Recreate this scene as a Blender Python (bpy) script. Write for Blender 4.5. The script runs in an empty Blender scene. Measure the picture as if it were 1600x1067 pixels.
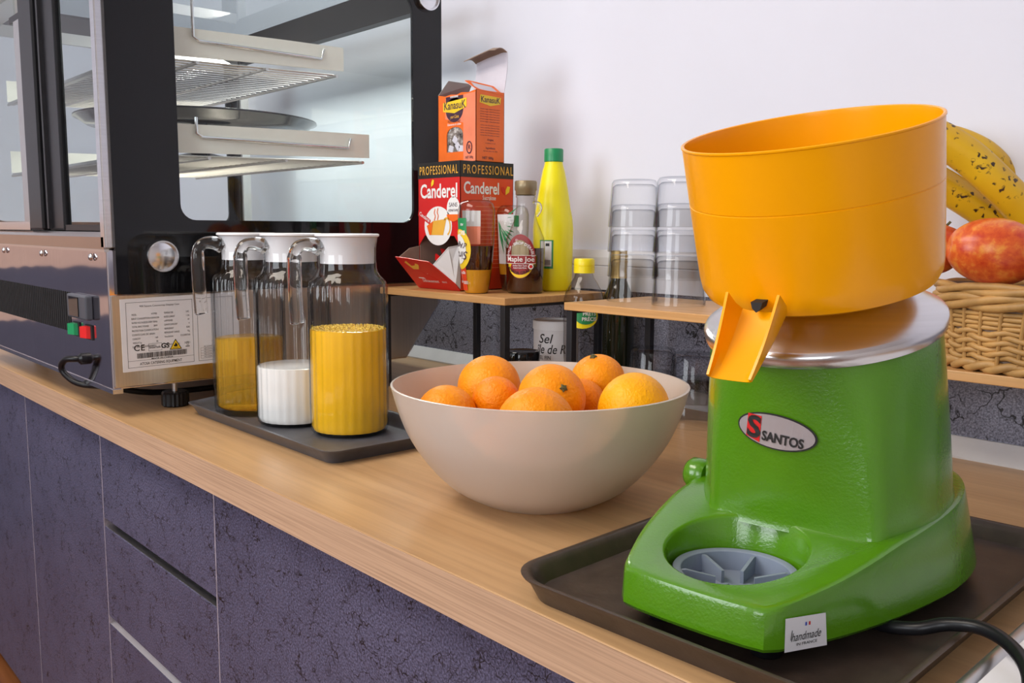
import bpy, bmesh, math, random
from math import sin, cos, pi, sqrt, radians
from mathutils import Vector, Matrix
random.seed(4)
T = 0.82                                   # height of the worktop above the floor
SC = bpy.context.scene
COL = SC.collection

# ------------------------------------------------------------------ camera, world, lights
cam = bpy.data.cameras.new('camera')
cam.sensor_width = 36.0
cam.lens = 1412.7 / 1600 * 36.0
cam.clip_start = 0.02
camo = bpy.data.objects.new('camera', cam)
COL.objects.link(camo)
R_ = (0.66717141, 0.74488544, 0.00529009)
D_ = (0.0947398, -0.07780727, -0.99245675)
F_ = (-0.73885498, 0.66263995, -0.12248108)
camo.matrix_world = Matrix(((R_[0], -D_[0], -F_[0], 0), (R_[1], -D_[1], -F_[1], 0),
                            (R_[2], -D_[2], -F_[2], 0.307 + T), (0, 0, 0, 1)))
SC.camera = camo
w = bpy.data.worlds.new('world')
SC.world = w
w.use_nodes = True
w.node_tree.nodes['Background'].inputs[0].default_value = (0.80, 0.88, 1.0, 1)
w.node_tree.nodes['Background'].inputs[1].default_value = 1.6
SC.view_settings.view_transform = 'Standard'
SC.view_settings.look = 'None'
SC.view_settings.gamma = 1.0
SC.view_settings.use_curve_mapping = False
SC.view_settings.exposure = 0.0


def area(name, loc, target, sx, sy, power, col):
    l = bpy.data.lights.new(name, 'AREA')
    l.shape = 'RECTANGLE'
    l.size, l.size_y, l.energy, l.color = sx, sy, power, col
    o = bpy.data.objects.new(name, l)
    o.location = loc
    o.rotation_euler = (Vector(target) - Vector(loc)).to_track_quat('-Z', 'Y').to_euler()
    COL.objects.link(o)


area('window_daylight', (-1.55, -2.35, 1.75), (-1.2, 1.0, 0.95), 1.5, 1.35, 40, (0.93, 0.96, 1.0))
area('window_daylight', (0.75, -2.35, 1.75), (-0.6, 1.0, 0.95), 1.1, 1.35, 24, (0.93, 0.96, 1.0))
area('ceiling_lamp', (-1.35, -0.25, 2.56), (-1.25, 0.15, 0.8), 1.5, 0.9, 46, (1.0, 0.91, 0.80))
area('added_case_light', (-1.95, 1.085, 0.742 + T), (-1.95, 0.80, 0.0 + T), 0.76, 0.03, 5.5, (1.0, 0.97, 0.90))  # unseen strip light added to brighten the inside of the case


# ------------------------------------------------------------------ materials
def newmat(name):
    m = bpy.data.materials.new(name)
    m.use_nodes = True
    n = m.node_tree.nodes
    return m, n, m.node_tree.links, n['Principled BSDF']


def setp(b, **k):
    for a, v in k.items():
        b.inputs[a.replace('_', ' ')].default_value = v


def c4(c):
    return (c[0], c[1], c[2], 1)


def mapping(n, l, scale=(1, 1, 1), coord='Object'):
    t = n.new('ShaderNodeTexCoord')
    mp = n.new('ShaderNodeMapping')
    mp.inputs['Scale'].default_value = scale
    l.new(t.outputs[coord], mp.inputs[0])
    return mp.outputs[0]


def noise(n, l, vec, scale, detail=3, rough=0.55, dist=0.0):
    t = n.new('ShaderNodeTexNoise')
    t.inputs['Scale'].default_value = scale
    t.inputs['Detail'].default_value = detail
    t.inputs['Roughness'].default_value = rough
    t.inputs['Distortion'].default_value = dist
    l.new(vec, t.inputs['Vector'])
    return t.outputs[0]


def ramp(n, l, fac, stops):
    r = n.new('ShaderNodeValToRGB')
    e = r.color_ramp.elements
    while len(e) < len(stops):
        e.new(0.5)
    for i, (p, c) in enumerate(stops):
        e[i].position = p
        e[i].color = c4(c) if not isinstance(c, float) else (c, c, c, 1)
    l.new(fac, r.inputs[0])
    return r.outputs[0]


def mixc(n, l, fac, a, b, mode='MIX'):
    m = n.new('ShaderNodeMix')
    m.data_type = 'RGBA'
    m.blend_type = mode
    for s, v in ((m.inputs[0], fac), (m.inputs[6], a), (m.inputs[7], b)):
        if isinstance(v, (float, int)):
            s.default_value = v
        elif isinstance(v, tuple):
            s.default_value = c4(v)
        else:
            l.new(v, s)
    return m.outputs[2]


def bump(n, l, b, h, strength, dist=0.002):
    x = n.new('ShaderNodeBump')
    x.inputs['Strength'].default_value = strength
    x.inputs['Distance'].default_value = dist
    l.new(h, x.inputs['Height'])
    l.new(x.outputs[0], b.inputs['Normal'])


def plain(name, col, rough=0.5, metal=0.0, var=0.06, nscale=30, bmp=0.0, bscale=300, bdist=0.001, **k):
    m, n, l, b = newmat(name)
    v = mapping(n, l)
    f = noise(n, l, v, nscale)
    lo = tuple(c * (1 - var) for c in col)
    hi = tuple(min(1, c * (1 + var)) for c in col)
    l.new(ramp(n, l, f, [(0.3, lo), (0.7, hi)]), b.inputs['Base Color'])
    setp(b, Roughness=rough, Metallic=metal)
    setp(b, **k)
    if bmp:
        bump(n, l, b, noise(n, l, v, bscale, 2), bmp, bdist)
    return m


def wood(name, a, b_, c_, scale, rough=0.45, fine=0.25, axis=0, along=1.3):
    m, n, l, b = newmat(name)
    s = [26.0, 26.0, 26.0]
    s[axis] = along
    v = mapping(n, l, tuple(x * scale for x in s))
    v2 = mapping(n, l, tuple(x * scale * 5 for x in s))
    broad = mapping(n, l, tuple(x * scale * 0.22 for x in s))
    col = ramp(n, l, noise(n, l, v, 1.0, 5, 0.6, 0.6), [(0.28, a), (0.5, b_), (0.75, c_)])
    f = noise(n, l, v2, 1.0, 2, 0.6)
    col = mixc(n, l, fine, col, ramp(n, l, f, [(0.35, (0.25, 0.18, 0.13)), (0.6, (1.0, 0.97, 0.94))]), 'MULTIPLY')
    col = mixc(n, l, 0.35, col, ramp(n, l, noise(n, l, broad, 1.0, 3), [(0.35, (0.72, 0.66, 0.6)), (0.65, (1.0, 1.0, 1.0))]), 'MULTIPLY')
    l.new(col, b.inputs['Base Color'])
    setp(b, Roughness=rough)
    bump(n, l, b, f, 0.12, 0.0006)
    return m


def stone(name, lo, hi, scale=9.0, rough=0.5, warp=0.06, kw=1.0):
    m, n, l, b = newmat(name)
    v = mapping(n, l)
    nt = n.new('ShaderNodeTexNoise')
    nt.inputs['Scale'].default_value = 14
    nt.inputs['Detail'].default_value = 4
    l.new(v, nt.inputs['Vector'])
    wv = mixc(n, l, warp, v, nt.outputs[1], 'LINEAR_LIGHT')
    vo = n.new('ShaderNodeTexVoronoi')
    vo.feature = 'DISTANCE_TO_EDGE'
    vo.inputs['Scale'].default_value = scale
    l.new(wv, vo.inputs['Vector'])
    vo2 = n.new('ShaderNodeTexVoronoi')
    vo2.feature = 'DISTANCE_TO_EDGE'
    vo2.inputs['Scale'].default_value = scale * 3.1
    l.new(wv, vo2.inputs['Vector'])
    k1 = ramp(n, l, vo.outputs[0], [(0.005 * kw, (1.0, 1.0, 1.0)), (0.018 * kw, (0.0, 0.0, 0.0))])
    k2 = ramp(n, l, vo2.outputs[0], [(0.012 * kw, (1.0, 1.0, 1.0)), (0.045 * kw, (0.0, 0.0, 0.0))])
    msk = ramp(n, l, noise(n, l, v, 22, 3), [(0.42, (0.0, 0.0, 0.0)), (0.52, (1.0, 1.0, 1.0))])
    msk2 = ramp(n, l, noise(n, l, v, 30, 3), [(0.50, (0.0, 0.0, 0.0)), (0.58, (1.0, 1.0, 1.0))])
    cr = mixc(n, l, 1.0, mixc(n, l, 1.0, k1, msk, 'MULTIPLY'), mixc(n, l, 1.0, k2, msk2, 'MULTIPLY'), 'LIGHTEN')
    sp = noise(n, l, v, 380, 3, 0.7)
    base = ramp(n, l, sp, [(0.34, lo), (0.52, tuple((x + y) / 2 for x, y in zip(lo, hi))), (0.68, hi)])
    base = mixc(n, l, 0.5, base, ramp(n, l, noise(n, l, v, 6, 4), [(0.3, (0.55, 0.55, 0.6)), (0.7, (1.0, 1.0, 1.0))]), 'MULTIPLY')
    l.new(mixc(n, l, cr, base, (0.006, 0.005, 0.008)), b.inputs['Base Color'])
    setp(b, Roughness=rough)
    bump(n, l, b, sp, 0.2, 0.0006)
    return m


def clear_glass(name, tint=(0.97, 0.98, 0.98), edge=(0.55, 0.6, 0.63), ior=1.5, rough=0.0, power=2.0):
    """thin-walled glass: sees through, reflects more at grazing angles, darker at its edges"""
    m, n, l, b = newmat(name)
    n.remove(b)
    lw = n.new('ShaderNodeLayerWeight')
    lw.inputs[0].default_value = 0.5
    pw = n.new('ShaderNodeMath')
    pw.operation = 'POWER'
    pw.inputs[1].default_value = power
    l.new(lw.outputs['Facing'], pw.inputs[0])
    tr = n.new('ShaderNodeBsdfTransparent')
    l.new(mixc(n, l, pw.outputs[0], tint, edge), tr.inputs[0])
    gl = n.new('ShaderNodeBsdfGlossy')
    gl.inputs['Roughness'].default_value = rough
    fr = n.new('ShaderNodeFresnel')
    fr.inputs[0].default_value = ior
    mx = n.new('ShaderNodeMixShader')
    ge = n.new('ShaderNodeNewGeometry')          # only the face turned to the viewer reflects
    mu = n.new('ShaderNodeMath')
    mu.operation = 'MULTIPLY_ADD'
    l.new(fr.outputs[0], mu.inputs[0])
    iv = n.new('ShaderNodeMath')
    iv.operation = 'SUBTRACT'
    iv.inputs[0].default_value = 1.0
    l.new(ge.outputs['Backfacing'], iv.inputs[1])
    l.new(iv.outputs[0], mu.inputs[1])
    mu.inputs[2].default_value = 0.0
    l.new(mu.outputs[0], mx.inputs[0])
    l.new(tr.outputs[0], mx.inputs[1])
    l.new(gl.outputs[0], mx.inputs[2])
    l.new(mx.outputs[0], n['Material Output'].inputs[0])
    return m


def chrome(name, col, rough, streak=0.0, axis=2):
    m, n, l, b = newmat(name)
    s = [4.0, 4.0, 4.0]
    s[axis] = 400.0
    v = mapping(n, l, tuple(s))
    f = noise(n, l, v, 1.0, 3)
    l.new(ramp(n, l, f, [(0.3, tuple(c * 0.9 for c in col)), (0.7, col)]), b.inputs['Base Color'])
    setp(b, Roughness=rough, Metallic=1.0)
    if streak:
        bump(n, l, b, noise(n, l, mapping(n, l), 5.0, 2), streak, 0.004)
    return m


M = {}
M['wall'] = plain('wall_paint', (0.685, 0.70, 0.795), 0.7, var=0.012, nscale=6, bmp=0.05, bscale=160)
M['wall_room'] = plain('room_paint', (0.70, 0.66, 0.64), 0.7, var=0.02, nscale=4)
M['ceiling'] = plain('ceiling_paint', (0.80, 0.79, 0.78), 0.8, var=0.02, nscale=4)
M['edge_grey'] = plain('grey_edge_band', (0.30, 0.26, 0.30), 0.4, 0.0, 0.3, 60)
M['slate'] = plain('slate_reflection_band', (0.10, 0.10, 0.15), 0.6)  # for the added wall bands that the case steel mirrors
M['peach'] = plain('peach_reflection_band', (0.75, 0.52, 0.42), 0.6)
M['floor'] = wood('floor_wood', (0.16, 0.05, 0.018), (0.26, 0.09, 0.03), (0.36, 0.14, 0.05), 0.6, 0.3)
M['oak'] = wood('oak_laminate', (0.47, 0.275, 0.125), (0.54, 0.33, 0.16), (0.60, 0.38, 0.19), 0.8, 0.34, 0.16)
M['oak_edge'] = wood('oak_edge', (0.53, 0.345, 0.225), (0.555, 0.365, 0.24), (0.58, 0.385, 0.255), 4.0, 0.45, 0.30, 0, 0.25)
M['bamboo'] = wood('bamboo', (0.58, 0.30, 0.10), (0.68, 0.38, 0.15), (0.74, 0.45, 0.19), 1.2, 0.4, 0.15)
M['stone'] = stone('cracked_laminate', (0.022, 0.022, 0.042), (0.160, 0.153, 0.255), 13.0, 0.42, 0.09, 0.8)
M['stone_wall'] = stone('cracked_splashback', (0.085, 0.087, 0.120), (0.40, 0.41, 0.52), 8.5, 0.5, 0.07, 0.7)
M['alu'] = plain('aluminium', (0.62, 0.61, 0.60), 0.35, 1.0, 0.03)
M['alu_white'] = plain('pale_trim', (0.66, 0.65, 0.66), 0.35, 0.0, 0.03)
M['trunking'] = plain('grey_white_plastic', (0.66, 0.66, 0.72), 0.4, 0.0, 0.02)
M['white_plastic'] = plain('white_plastic', (0.82, 0.82, 0.84), 0.35, 0.0, 0.015)
M['black'] = plain('black_plastic', (0.008, 0.008, 0.010), 0.32, 0.0, 0.2, Specular_IOR_Level=0.28)
M['black_metal'] = plain('black_powder_coat', (0.014, 0.014, 0.018), 0.45, 0.0, 0.15)
M['black_glass'] = plain('black_glass', (0.006, 0.006, 0.007), 0.04, 0.0, 0.1, Specular_IOR_Level=0.4)
M['dark'] = plain('dark_recess', (0.006, 0.006, 0.007), 0.7, 0.0, 0.1)
M['chrome'] = chrome('polished_steel', (0.66, 0.63, 0.68), 0.07, 0.5, 0)
M['bronze'] = chrome('tinted_steel', (0.50, 0.43, 0.38), 0.16, 0.2, 0)
M['steel'] = chrome('brushed_steel', (0.72, 0.66, 0.57), 0.28, 0.05, 1)
M['bright_steel'] = chrome('bright_steel', (0.80, 0.80, 0.82), 0.18, 0.0, 2)
M['dome'] = chrome('spun_aluminium', (0.72, 0.70, 0.71), 0.24, 0.0, 2)
M['shelf_white'] = plain('cream_enamel', (0.90, 0.87, 0.79), 0.35, 0.0, 0.02)
M['pane'] = clear_glass('clear_pane', (0.965, 0.988, 0.984), (0.8, 0.88, 0.88), 1.45, 0.0, 3.0)
M['tumbler'] = clear_glass('tumbler_glass', (0.990, 0.992, 0.995), (0.66, 0.68, 0.72), 1.45, 0.0, 2.6)
M['jug'] = clear_glass('jug_glass', (0.988, 0.990, 0.992), (0.58, 0.61, 0.64), 1.5, 0.0, 2.2)
M['bottle_clear'] = clear_glass('clear_bottle', (0.965, 0.96, 0.94), (0.5, 0.48, 0.45), 1.45, 0.0, 2.0)
M['smoky'] = clear_glass('smoky_bottle', (0.86, 0.85, 0.85), (0.5, 0.49, 0.5), 1.45, 0.04, 1.8)
M['plate_glass'] = plain('dark_plate', (0.05, 0.05, 0.055), 0.12, 0.6, 0.05)
m, n, l, b = newmat('solid_glass')
setp(b, Base_Color=(0.98, 0.99, 0.99, 1), Roughness=0.0, IOR=1.45, Transmission_Weight=1.0)
M['glass'] = m
M['orange_juice'] = plain('orange_juice', (0.92, 0.50, 0.006), 0.25, 0.0, 0.05, 14, Coat_Weight=0.6, Coat_Roughness=0.03)
M['foam'] = plain('juice_foam', (0.85, 0.58, 0.10), 0.6, 0.0, 0.25, 300, 0.8, 400, 0.002)
M['milk'] = plain('milk', (0.88, 0.88, 0.86), 0.25, 0.0, 0.015, Coat_Weight=0.6, Coat_Roughness=0.03)
m, n, l, b = newmat('apple_juice')
setp(b, Base_Color=(1.0, 0.60, 0.05, 1), Roughness=0.02, IOR=1.06, Transmission_Weight=0.72)
M['apple_juice'] = m
M['tray_grey'] = plain('grey_tray', (0.070, 0.073, 0.088), 0.38, 0.0, 0.12, 60)
M['tray_brown'] = plain('brown_tray', (0.050, 0.034, 0.026), 0.36, 0.0, 0.25, 40, 0.15, 200)
# frosted bowl: light passes into it
m, n, l, b = newmat('frosted_plastic')
n.remove(b)
v = mapping(n, l, (1, 1, 0.5))
col = ramp(n, l, noise(n, l, v, 9, 4), [(0.3, (0.94, 0.81, 0.69)), (0.7, (0.97, 0.89, 0.80))])
df = n.new('ShaderNodeBsdfDiffuse')
tl = n.new('ShaderNodeBsdfTranslucent')
gl = n.new('ShaderNodeBsdfGlossy')
tp = n.new('ShaderNodeBsdfRefraction')
l.new(col, df.inputs[0])
l.new(col, tl.inputs[0])
tp.inputs['Roughness'].default_value = 0.45
tp.inputs['IOR'].default_value = 1.02
tp.inputs['Color'].default_value = (0.95, 0.88, 0.84, 1)
gl.inputs['Roughness'].default_value = 0.28
m1 = n.new('ShaderNodeMixShader')
m1.inputs[0].default_value = 0.36
m2 = n.new('ShaderNodeMixShader')
m2.inputs[0].default_value = 0.30
m3 = n.new('ShaderNodeMixShader')
fr = n.new('ShaderNodeFresnel')
fr.inputs[0].default_value = 1.4
l.new(df.outputs[0], m1.inputs[1])
l.new(tl.outputs[0], m1.inputs[2])
l.new(m1.outputs[0], m2.inputs[1])
l.new(tp.outputs[0], m2.inputs[2])
l.new(fr.outputs[0], m3.inputs[0])
l.new(m2.outputs[0], m3.inputs[1])
l.new(gl.outputs[0], m3.inputs[2])
l.new(m3.outputs[0], n['Material Output'].inputs[0])
M['frosted'] = m


def peel(name, a, b_):
    m, n, l, b = newmat(name)
    v = mapping(n, l)
    l.new(ramp(n, l, noise(n, l, v, 24, 3), [(0.3, a), (0.72, b_)]), b.inputs['Base Color'])
    setp(b, Roughness=0.42, Specular_IOR_Level=0.3)
    bump(n, l, b, noise(n, l, v, 260, 2), 0.6, 0.0022)
    return m


M['orange'] = peel('orange_peel', (0.84, 0.24, 0.001), (0.92, 0.33, 0.001))
M['orange_pale'] = peel('pale_orange_peel', (0.90, 0.36, 0.001), (0.94, 0.44, 0.002))
M['orange_deep'] = peel('deep_orange_peel', (0.78, 0.19, 0.001), (0.88, 0.27, 0.001))
M['stem'] = plain('stem_scar', (0.10, 0.09, 0.03), 0.8, 0.0, 0.3, 300)
M['green'] = plain('green_enamel', (0.075, 0.225, 0.004), 0.20, 0.0, 0.04, 40, 0.22, 380, 0.0012, Coat_Weight=0.35, Coat_Roughness=0.12)
M['yellow_hopper'] = plain('amber_plastic', (0.92, 0.37, 0.0005), 0.22, 0.0, 0.02, 10, Specular_IOR_Level=0.32)
M['dark_grey'] = plain('dark_grey_plastic', (0.06, 0.065, 0.08), 0.35)
M['grey_plastic'] = plain('blue_grey_plastic', (0.22, 0.26, 0.34), 0.4, 0.0, 0.05)
M['badge'] = plain('badge_steel', (0.50, 0.46, 0.48), 0.28, 0.45, 0.08)
M['ink'] = plain('black_ink', (0.012, 0.010, 0.010), 0.5)
M['grey_ink'] = plain('grey_ink', (0.12, 0.12, 0.13), 0.6)
M['red'] = plain('red_print', (0.62, 0.012, 0.012), 0.4, 0.0, 0.04)
M['red_bright'] = plain('bright_red_print', (0.72, 0.055, 0.012), 0.4, 0.0, 0.04)
M['blue'] = plain('blue_print', (0.03, 0.08, 0.5), 0.4)
M['gold'] = plain('gold_print', (0.80, 0.42, 0.05), 0.4)
M['white'] = plain('white_print', (0.82, 0.81, 0.80), 0.45, 0.0, 0.02)
M['paper'] = plain('white_paper', (0.74, 0.73, 0.75), 0.5, 0.0, 0.02)
M['card'] = plain('raw_cardboard', (0.30, 0.22, 0.17), 0.8, 0.0, 0.08)
M['card_shaded'] = plain('shaded_cardboard', (0.30, 0.28, 0.27), 0.8, 0.0, 0.06)  # grey is the shade of a backlit flap, put into its colour
M['card_white'] = plain('white_cardboard', (0.62, 0.60, 0.68), 0.7, 0.0, 0.03)
M['carton_orange'] = plain('orange_carton', (0.85, 0.15, 0.012), 0.35, 0.0, 0.05)
M['carton_pink'] = plain('faded_orange_carton', (0.85, 0.24, 0.13), 0.3, 0.0, 0.10, 25)
M['purple'] = plain('dark_purple_print', (0.06, 0.022, 0.045), 0.4)
M['yellow'] = plain('yellow_print', (0.86, 0.58, 0.02), 0.4)
M['green_print'] = plain('green_print', (0.02, 0.25, 0.08), 0.45)
M['maroon'] = plain('maroon_print', (0.28, 0.018, 0.02), 0.4)
M['lemon'] = plain('lemon_bottle', (0.86, 0.76, 0.006), 0.32, 0.0, 0.02, 10)
M['cap_green'] = plain('green_cap', (0.01, 0.25, 0.09), 0.35)
M['cap_yellow'] = plain('yellow_cap', (0.88, 0.72, 0.01), 0.3)
M['cap_bronze'] = plain('bronze_cap', (0.27, 0.21, 0.12), 0.35, 0.4)
M['foil'] = plain('gold_foil', (0.50, 0.34, 0.12), 0.35, 0.6)
M['syrup'] = plain('dark_syrup', (0.045, 0.010, 0.004), 0.05, 0.0, 0.1, Coat_Weight=0.4)
M['honey'] = plain('amber_syrup', (0.66, 0.30, 0.015), 0.2, 0.0, 0.12, 12)
M['olive_glass'] = plain('dark_bottle_glass', (0.010, 0.012, 0.006), 0.06, 0.0, 0.1)
M['wicker'] = plain('wicker', (0.50, 0.285, 0.095), 0.5, 0.0, 0.22, 28, 0.3, 200)
m, n, l, b = newmat('sugar_pack')
v = mapping(n, l)
l.new(ramp(n, l, noise(n, l, v, 70, 4, 0.7), [(0.35, (0.04, 0.03, 0.03)), (0.55, (0.26, 0.22, 0.2)), (0.7, (0.8, 0.78, 0.78))]), b.inputs['Base Color'])
setp(b, Roughness=0.15)
M['sugar'] = m


def spotted(name, base, base2, spot, sscale, lo, hi):
    m, n, l, b = newmat(name)
    v = mapping(n, l)
    bc = ramp(n, l, noise(n, l, v, 12, 3), [(0.35, base), (0.7, base2)])
    vo = n.new('ShaderNodeTexVoronoi')
    vo.inputs['Scale'].default_value = sscale
    l.new(mixc(n, l, 0.03, v, noise(n, l, v, 60, 2), 'ADD'), vo.inputs['Vector'])
    dots = ramp(n, l, vo.outputs[0], [(lo, (1.0, 1.0, 1.0)), (hi, (0.0, 0.0, 0.0))])
    pat = ramp(n, l, noise(n, l, v, 30, 4, 0.7), [(0.46, (0.0, 0.0, 0.0)), (0.52, (1.0, 1.0, 1.0))])
    pat2 = ramp(n, l, noise(n, l, mapping(n, l, (1.0, 1.0, 1.7)), 19, 5, 0.7), [(0.60, (0.0, 0.0, 0.0)), (0.66, (1.0, 1.0, 1.0))])
    f = mixc(n, l, 1.0, mixc(n, l, 1.0, dots, pat, 'MULTIPLY'), pat2, 'LIGHTEN')
    l.new(mixc(n, l, f, bc, spot), b.inputs['Base Color'])
    setp(b, Roughness=0.45)
    return m


M['banana'] = spotted('ripe_banana', (0.66, 0.36, 0.006), (0.80, 0.50, 0.012), (0.045, 0.018, 0.006), 85, 0.20, 0.32)
m, n, l, b = newmat('apple_skin')
v = mapping(n, l, (14, 3, 14))
col = ramp(n, l, noise(n, l, v, 5, 4, 0.6), [(0.30, (0.55, 0.035, 0.012)), (0.5, (0.72, 0.12, 0.02)), (0.7, (0.85, 0.34, 0.05))])
l.new(col, b.inputs['Base Color'])
setp(b, Roughness=0.3)
M['apple'] = m
M['banana_tip'] = plain('banana_tip', (0.05, 0.03, 0.012), 0.7)


# ------------------------------------------------------------------ mesh helpers
class MB:
    def __init__(self):
        self.v, self.f = [], []

    def add(self, vs, fs):
        o = len(self.v)
        self.v += [tuple(x) for x in vs]
        self.f += [tuple(i + o for i in q) for q in fs]
        return self

    def box(self, x0, x1, y0, y1, z0, z1):
        return self.add([(x0, y0, z0), (x1, y0, z0), (x1, y1, z0), (x0, y1, z0), (x0, y0, z1), (x1, y0, z1), (x1, y1, z1), (x0, y1, z1)],
                        [(3, 2, 1, 0), (4, 5, 6, 7), (0, 1, 5, 4), (1, 2, 6, 5), (2, 3, 7, 6), (3, 0, 4, 7)])

    def poly(self, pts):
        return self.add(pts, [tuple(range(len(pts)))])

    def loft(self, rings, cap0=True, cap1=True, closed=True):
        k = len(rings[0])
        vs = [p for r in rings for p in r]
        fs = []
        for i in range(len(rings) - 1):
            for j in range(k if closed else k - 1):
                j2 = (j + 1) % k
                fs.append((i * k + j, i * k + j2, (i + 1) * k + j2, (i + 1) * k + j))
        if cap0:
            fs.append(tuple(range(k - 1, -1, -1)))
        if cap1:
            fs.append(tuple((len(rings) - 1) * k + j for j in range(k)))
        return self.add(vs, fs)

    def lathe(self, prof, seg=48, c=(0, 0), mod=None, cap0=False, cap1=False, sx=1.0, sy=1.0):
        rings = []
        for r, z in prof:
            ring = []
            for j in range(seg):
                a = 2 * pi * j / seg
                q = mod(a, z) if mod else 1.0
                ring.append((c[0] + max(r, 1e-5) * q * cos(a) * sx, c[1] + max(r, 1e-5) * q * sin(a) * sy, z))
            rings.append(ring)
        return self.loft(rings, cap0, cap1)

    def tube(self, path, r, seg=8, flat=1.0):
        P = [Vector(p) for p in path]
        rr = r if isinstance(r, (list, tuple)) else [r] * len(P)
        rings, up = [], None
        for i, p in enumerate(P):
            t = (P[min(i + 1, len(P) - 1)] - P[max(i - 1, 0)]).normalized()
            if up is None:
                up = Vector((0, 0, 1)) if abs(t.z) < 0.9 else Vector((1, 0, 0))
            s = t.cross(up).normalized()
            up = s.cross(t).normalized()
            rings.append([tuple(p + s * (rr[i] * cos(2 * pi * j / seg)) + up * (rr[i] * flat * sin(2 * pi * j / seg))) for j in range(seg)])
        return self.loft(rings)

    def xf(self, fn):
        self.v = [tuple(fn(*p)) for p in self.v]
        return self

    def shift(self, d):
        return self.xf(lambda x, y, z: (x + d[0], y + d[1], z + d[2]))

    def merge(self, o):
        return self.add(o.v, o.f)


def build(name, mb, mat, parent=None, loc=(0, 0, 0), smooth=None, bevel=0, segs=2, normals=True):
    me = bpy.data.meshes.new(name)
    me.from_pydata(mb.v, [], mb.f)
    if normals:
        bm = bmesh.new()
        bm.from_mesh(me)
        bmesh.ops.recalc_face_normals(bm, faces=bm.faces)
        bm.to_mesh(me)
        bm.free()
    me.materials.append(mat if not isinstance(mat, str) else M[mat])
    if smooth is not None:
        me.shade_smooth()
        me.set_sharp_from_angle(angle=radians(smooth))
    o = bpy.data.objects.new(name, me)
    COL.objects.link(o)
    if parent:
        o.parent = parent
    o.location = loc
    if bevel:
        md = o.modifiers.new('bevel', 'BEVEL')
        md.width, md.segments, md.limit_method, md.angle_limit = bevel, segs, 'ANGLE', radians(40)
        md.harden_normals = False
    return o


def tag(o, label, cat, group=None):
    o['label'] = label
    o['category'] = cat
    if group:
        o['group'] = group
    return o


def thing(name, label, cat, loc, rotz=0.0, group=None, rot=None):
    o = bpy.data.objects.new(name, None)
    COL.objects.link(o)
    o.empty_display_size = 0.02
    o.location = (loc[0], loc[1], loc[2] + T)
    o.rotation_euler = rot or (0, 0, rotz)
    return tag(o, label, cat, group)


def structure(o, kind='structure'):
    o['kind'] = kind
    return o


def copy_tree(o, loc, label, rotz=None, group=None):
    c = o.copy()
    COL.objects.link(c)
    c.location = (loc[0], loc[1], loc[2] + T)
    if rotz is not None:
        c.rotation_euler = (0, 0, rotz)
    c['label'] = label
    for ch in list(o.children):
        d = ch.copy()
        COL.objects.link(d)
        d.parent = c
        for g in ch.children:
            e = g.copy()
            COL.objects.link(e)
            e.parent = d
    return c


_tc = {}


def text_geo(s, bold=0.0, shear=0.0, space=1.0):
    key = (s, bold, shear, space)
    if key not in _tc:
        cu = bpy.data.curves.new('lettering', 'FONT')
        cu.body = s
        cu.align_x = 'CENTER'
        cu.align_y = 'CENTER'
        cu.size = 1.0
        cu.offset = bold
        cu.shear = shear
        cu.space_character = space
        cu.resolution_u = 3
        ob = bpy.data.objects.new('lettering', cu)
        me = bpy.data.meshes.new_from_object(ob)
        _tc[key] = ([(v.co.x, v.co.y) for v in me.vertices], [tuple(p.vertices) for p in me.polygons])
        bpy.data.meshes.remove(me)
        bpy.data.objects.remove(ob)
        bpy.data.curves.remove(cu)
    return _tc[key]


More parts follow.
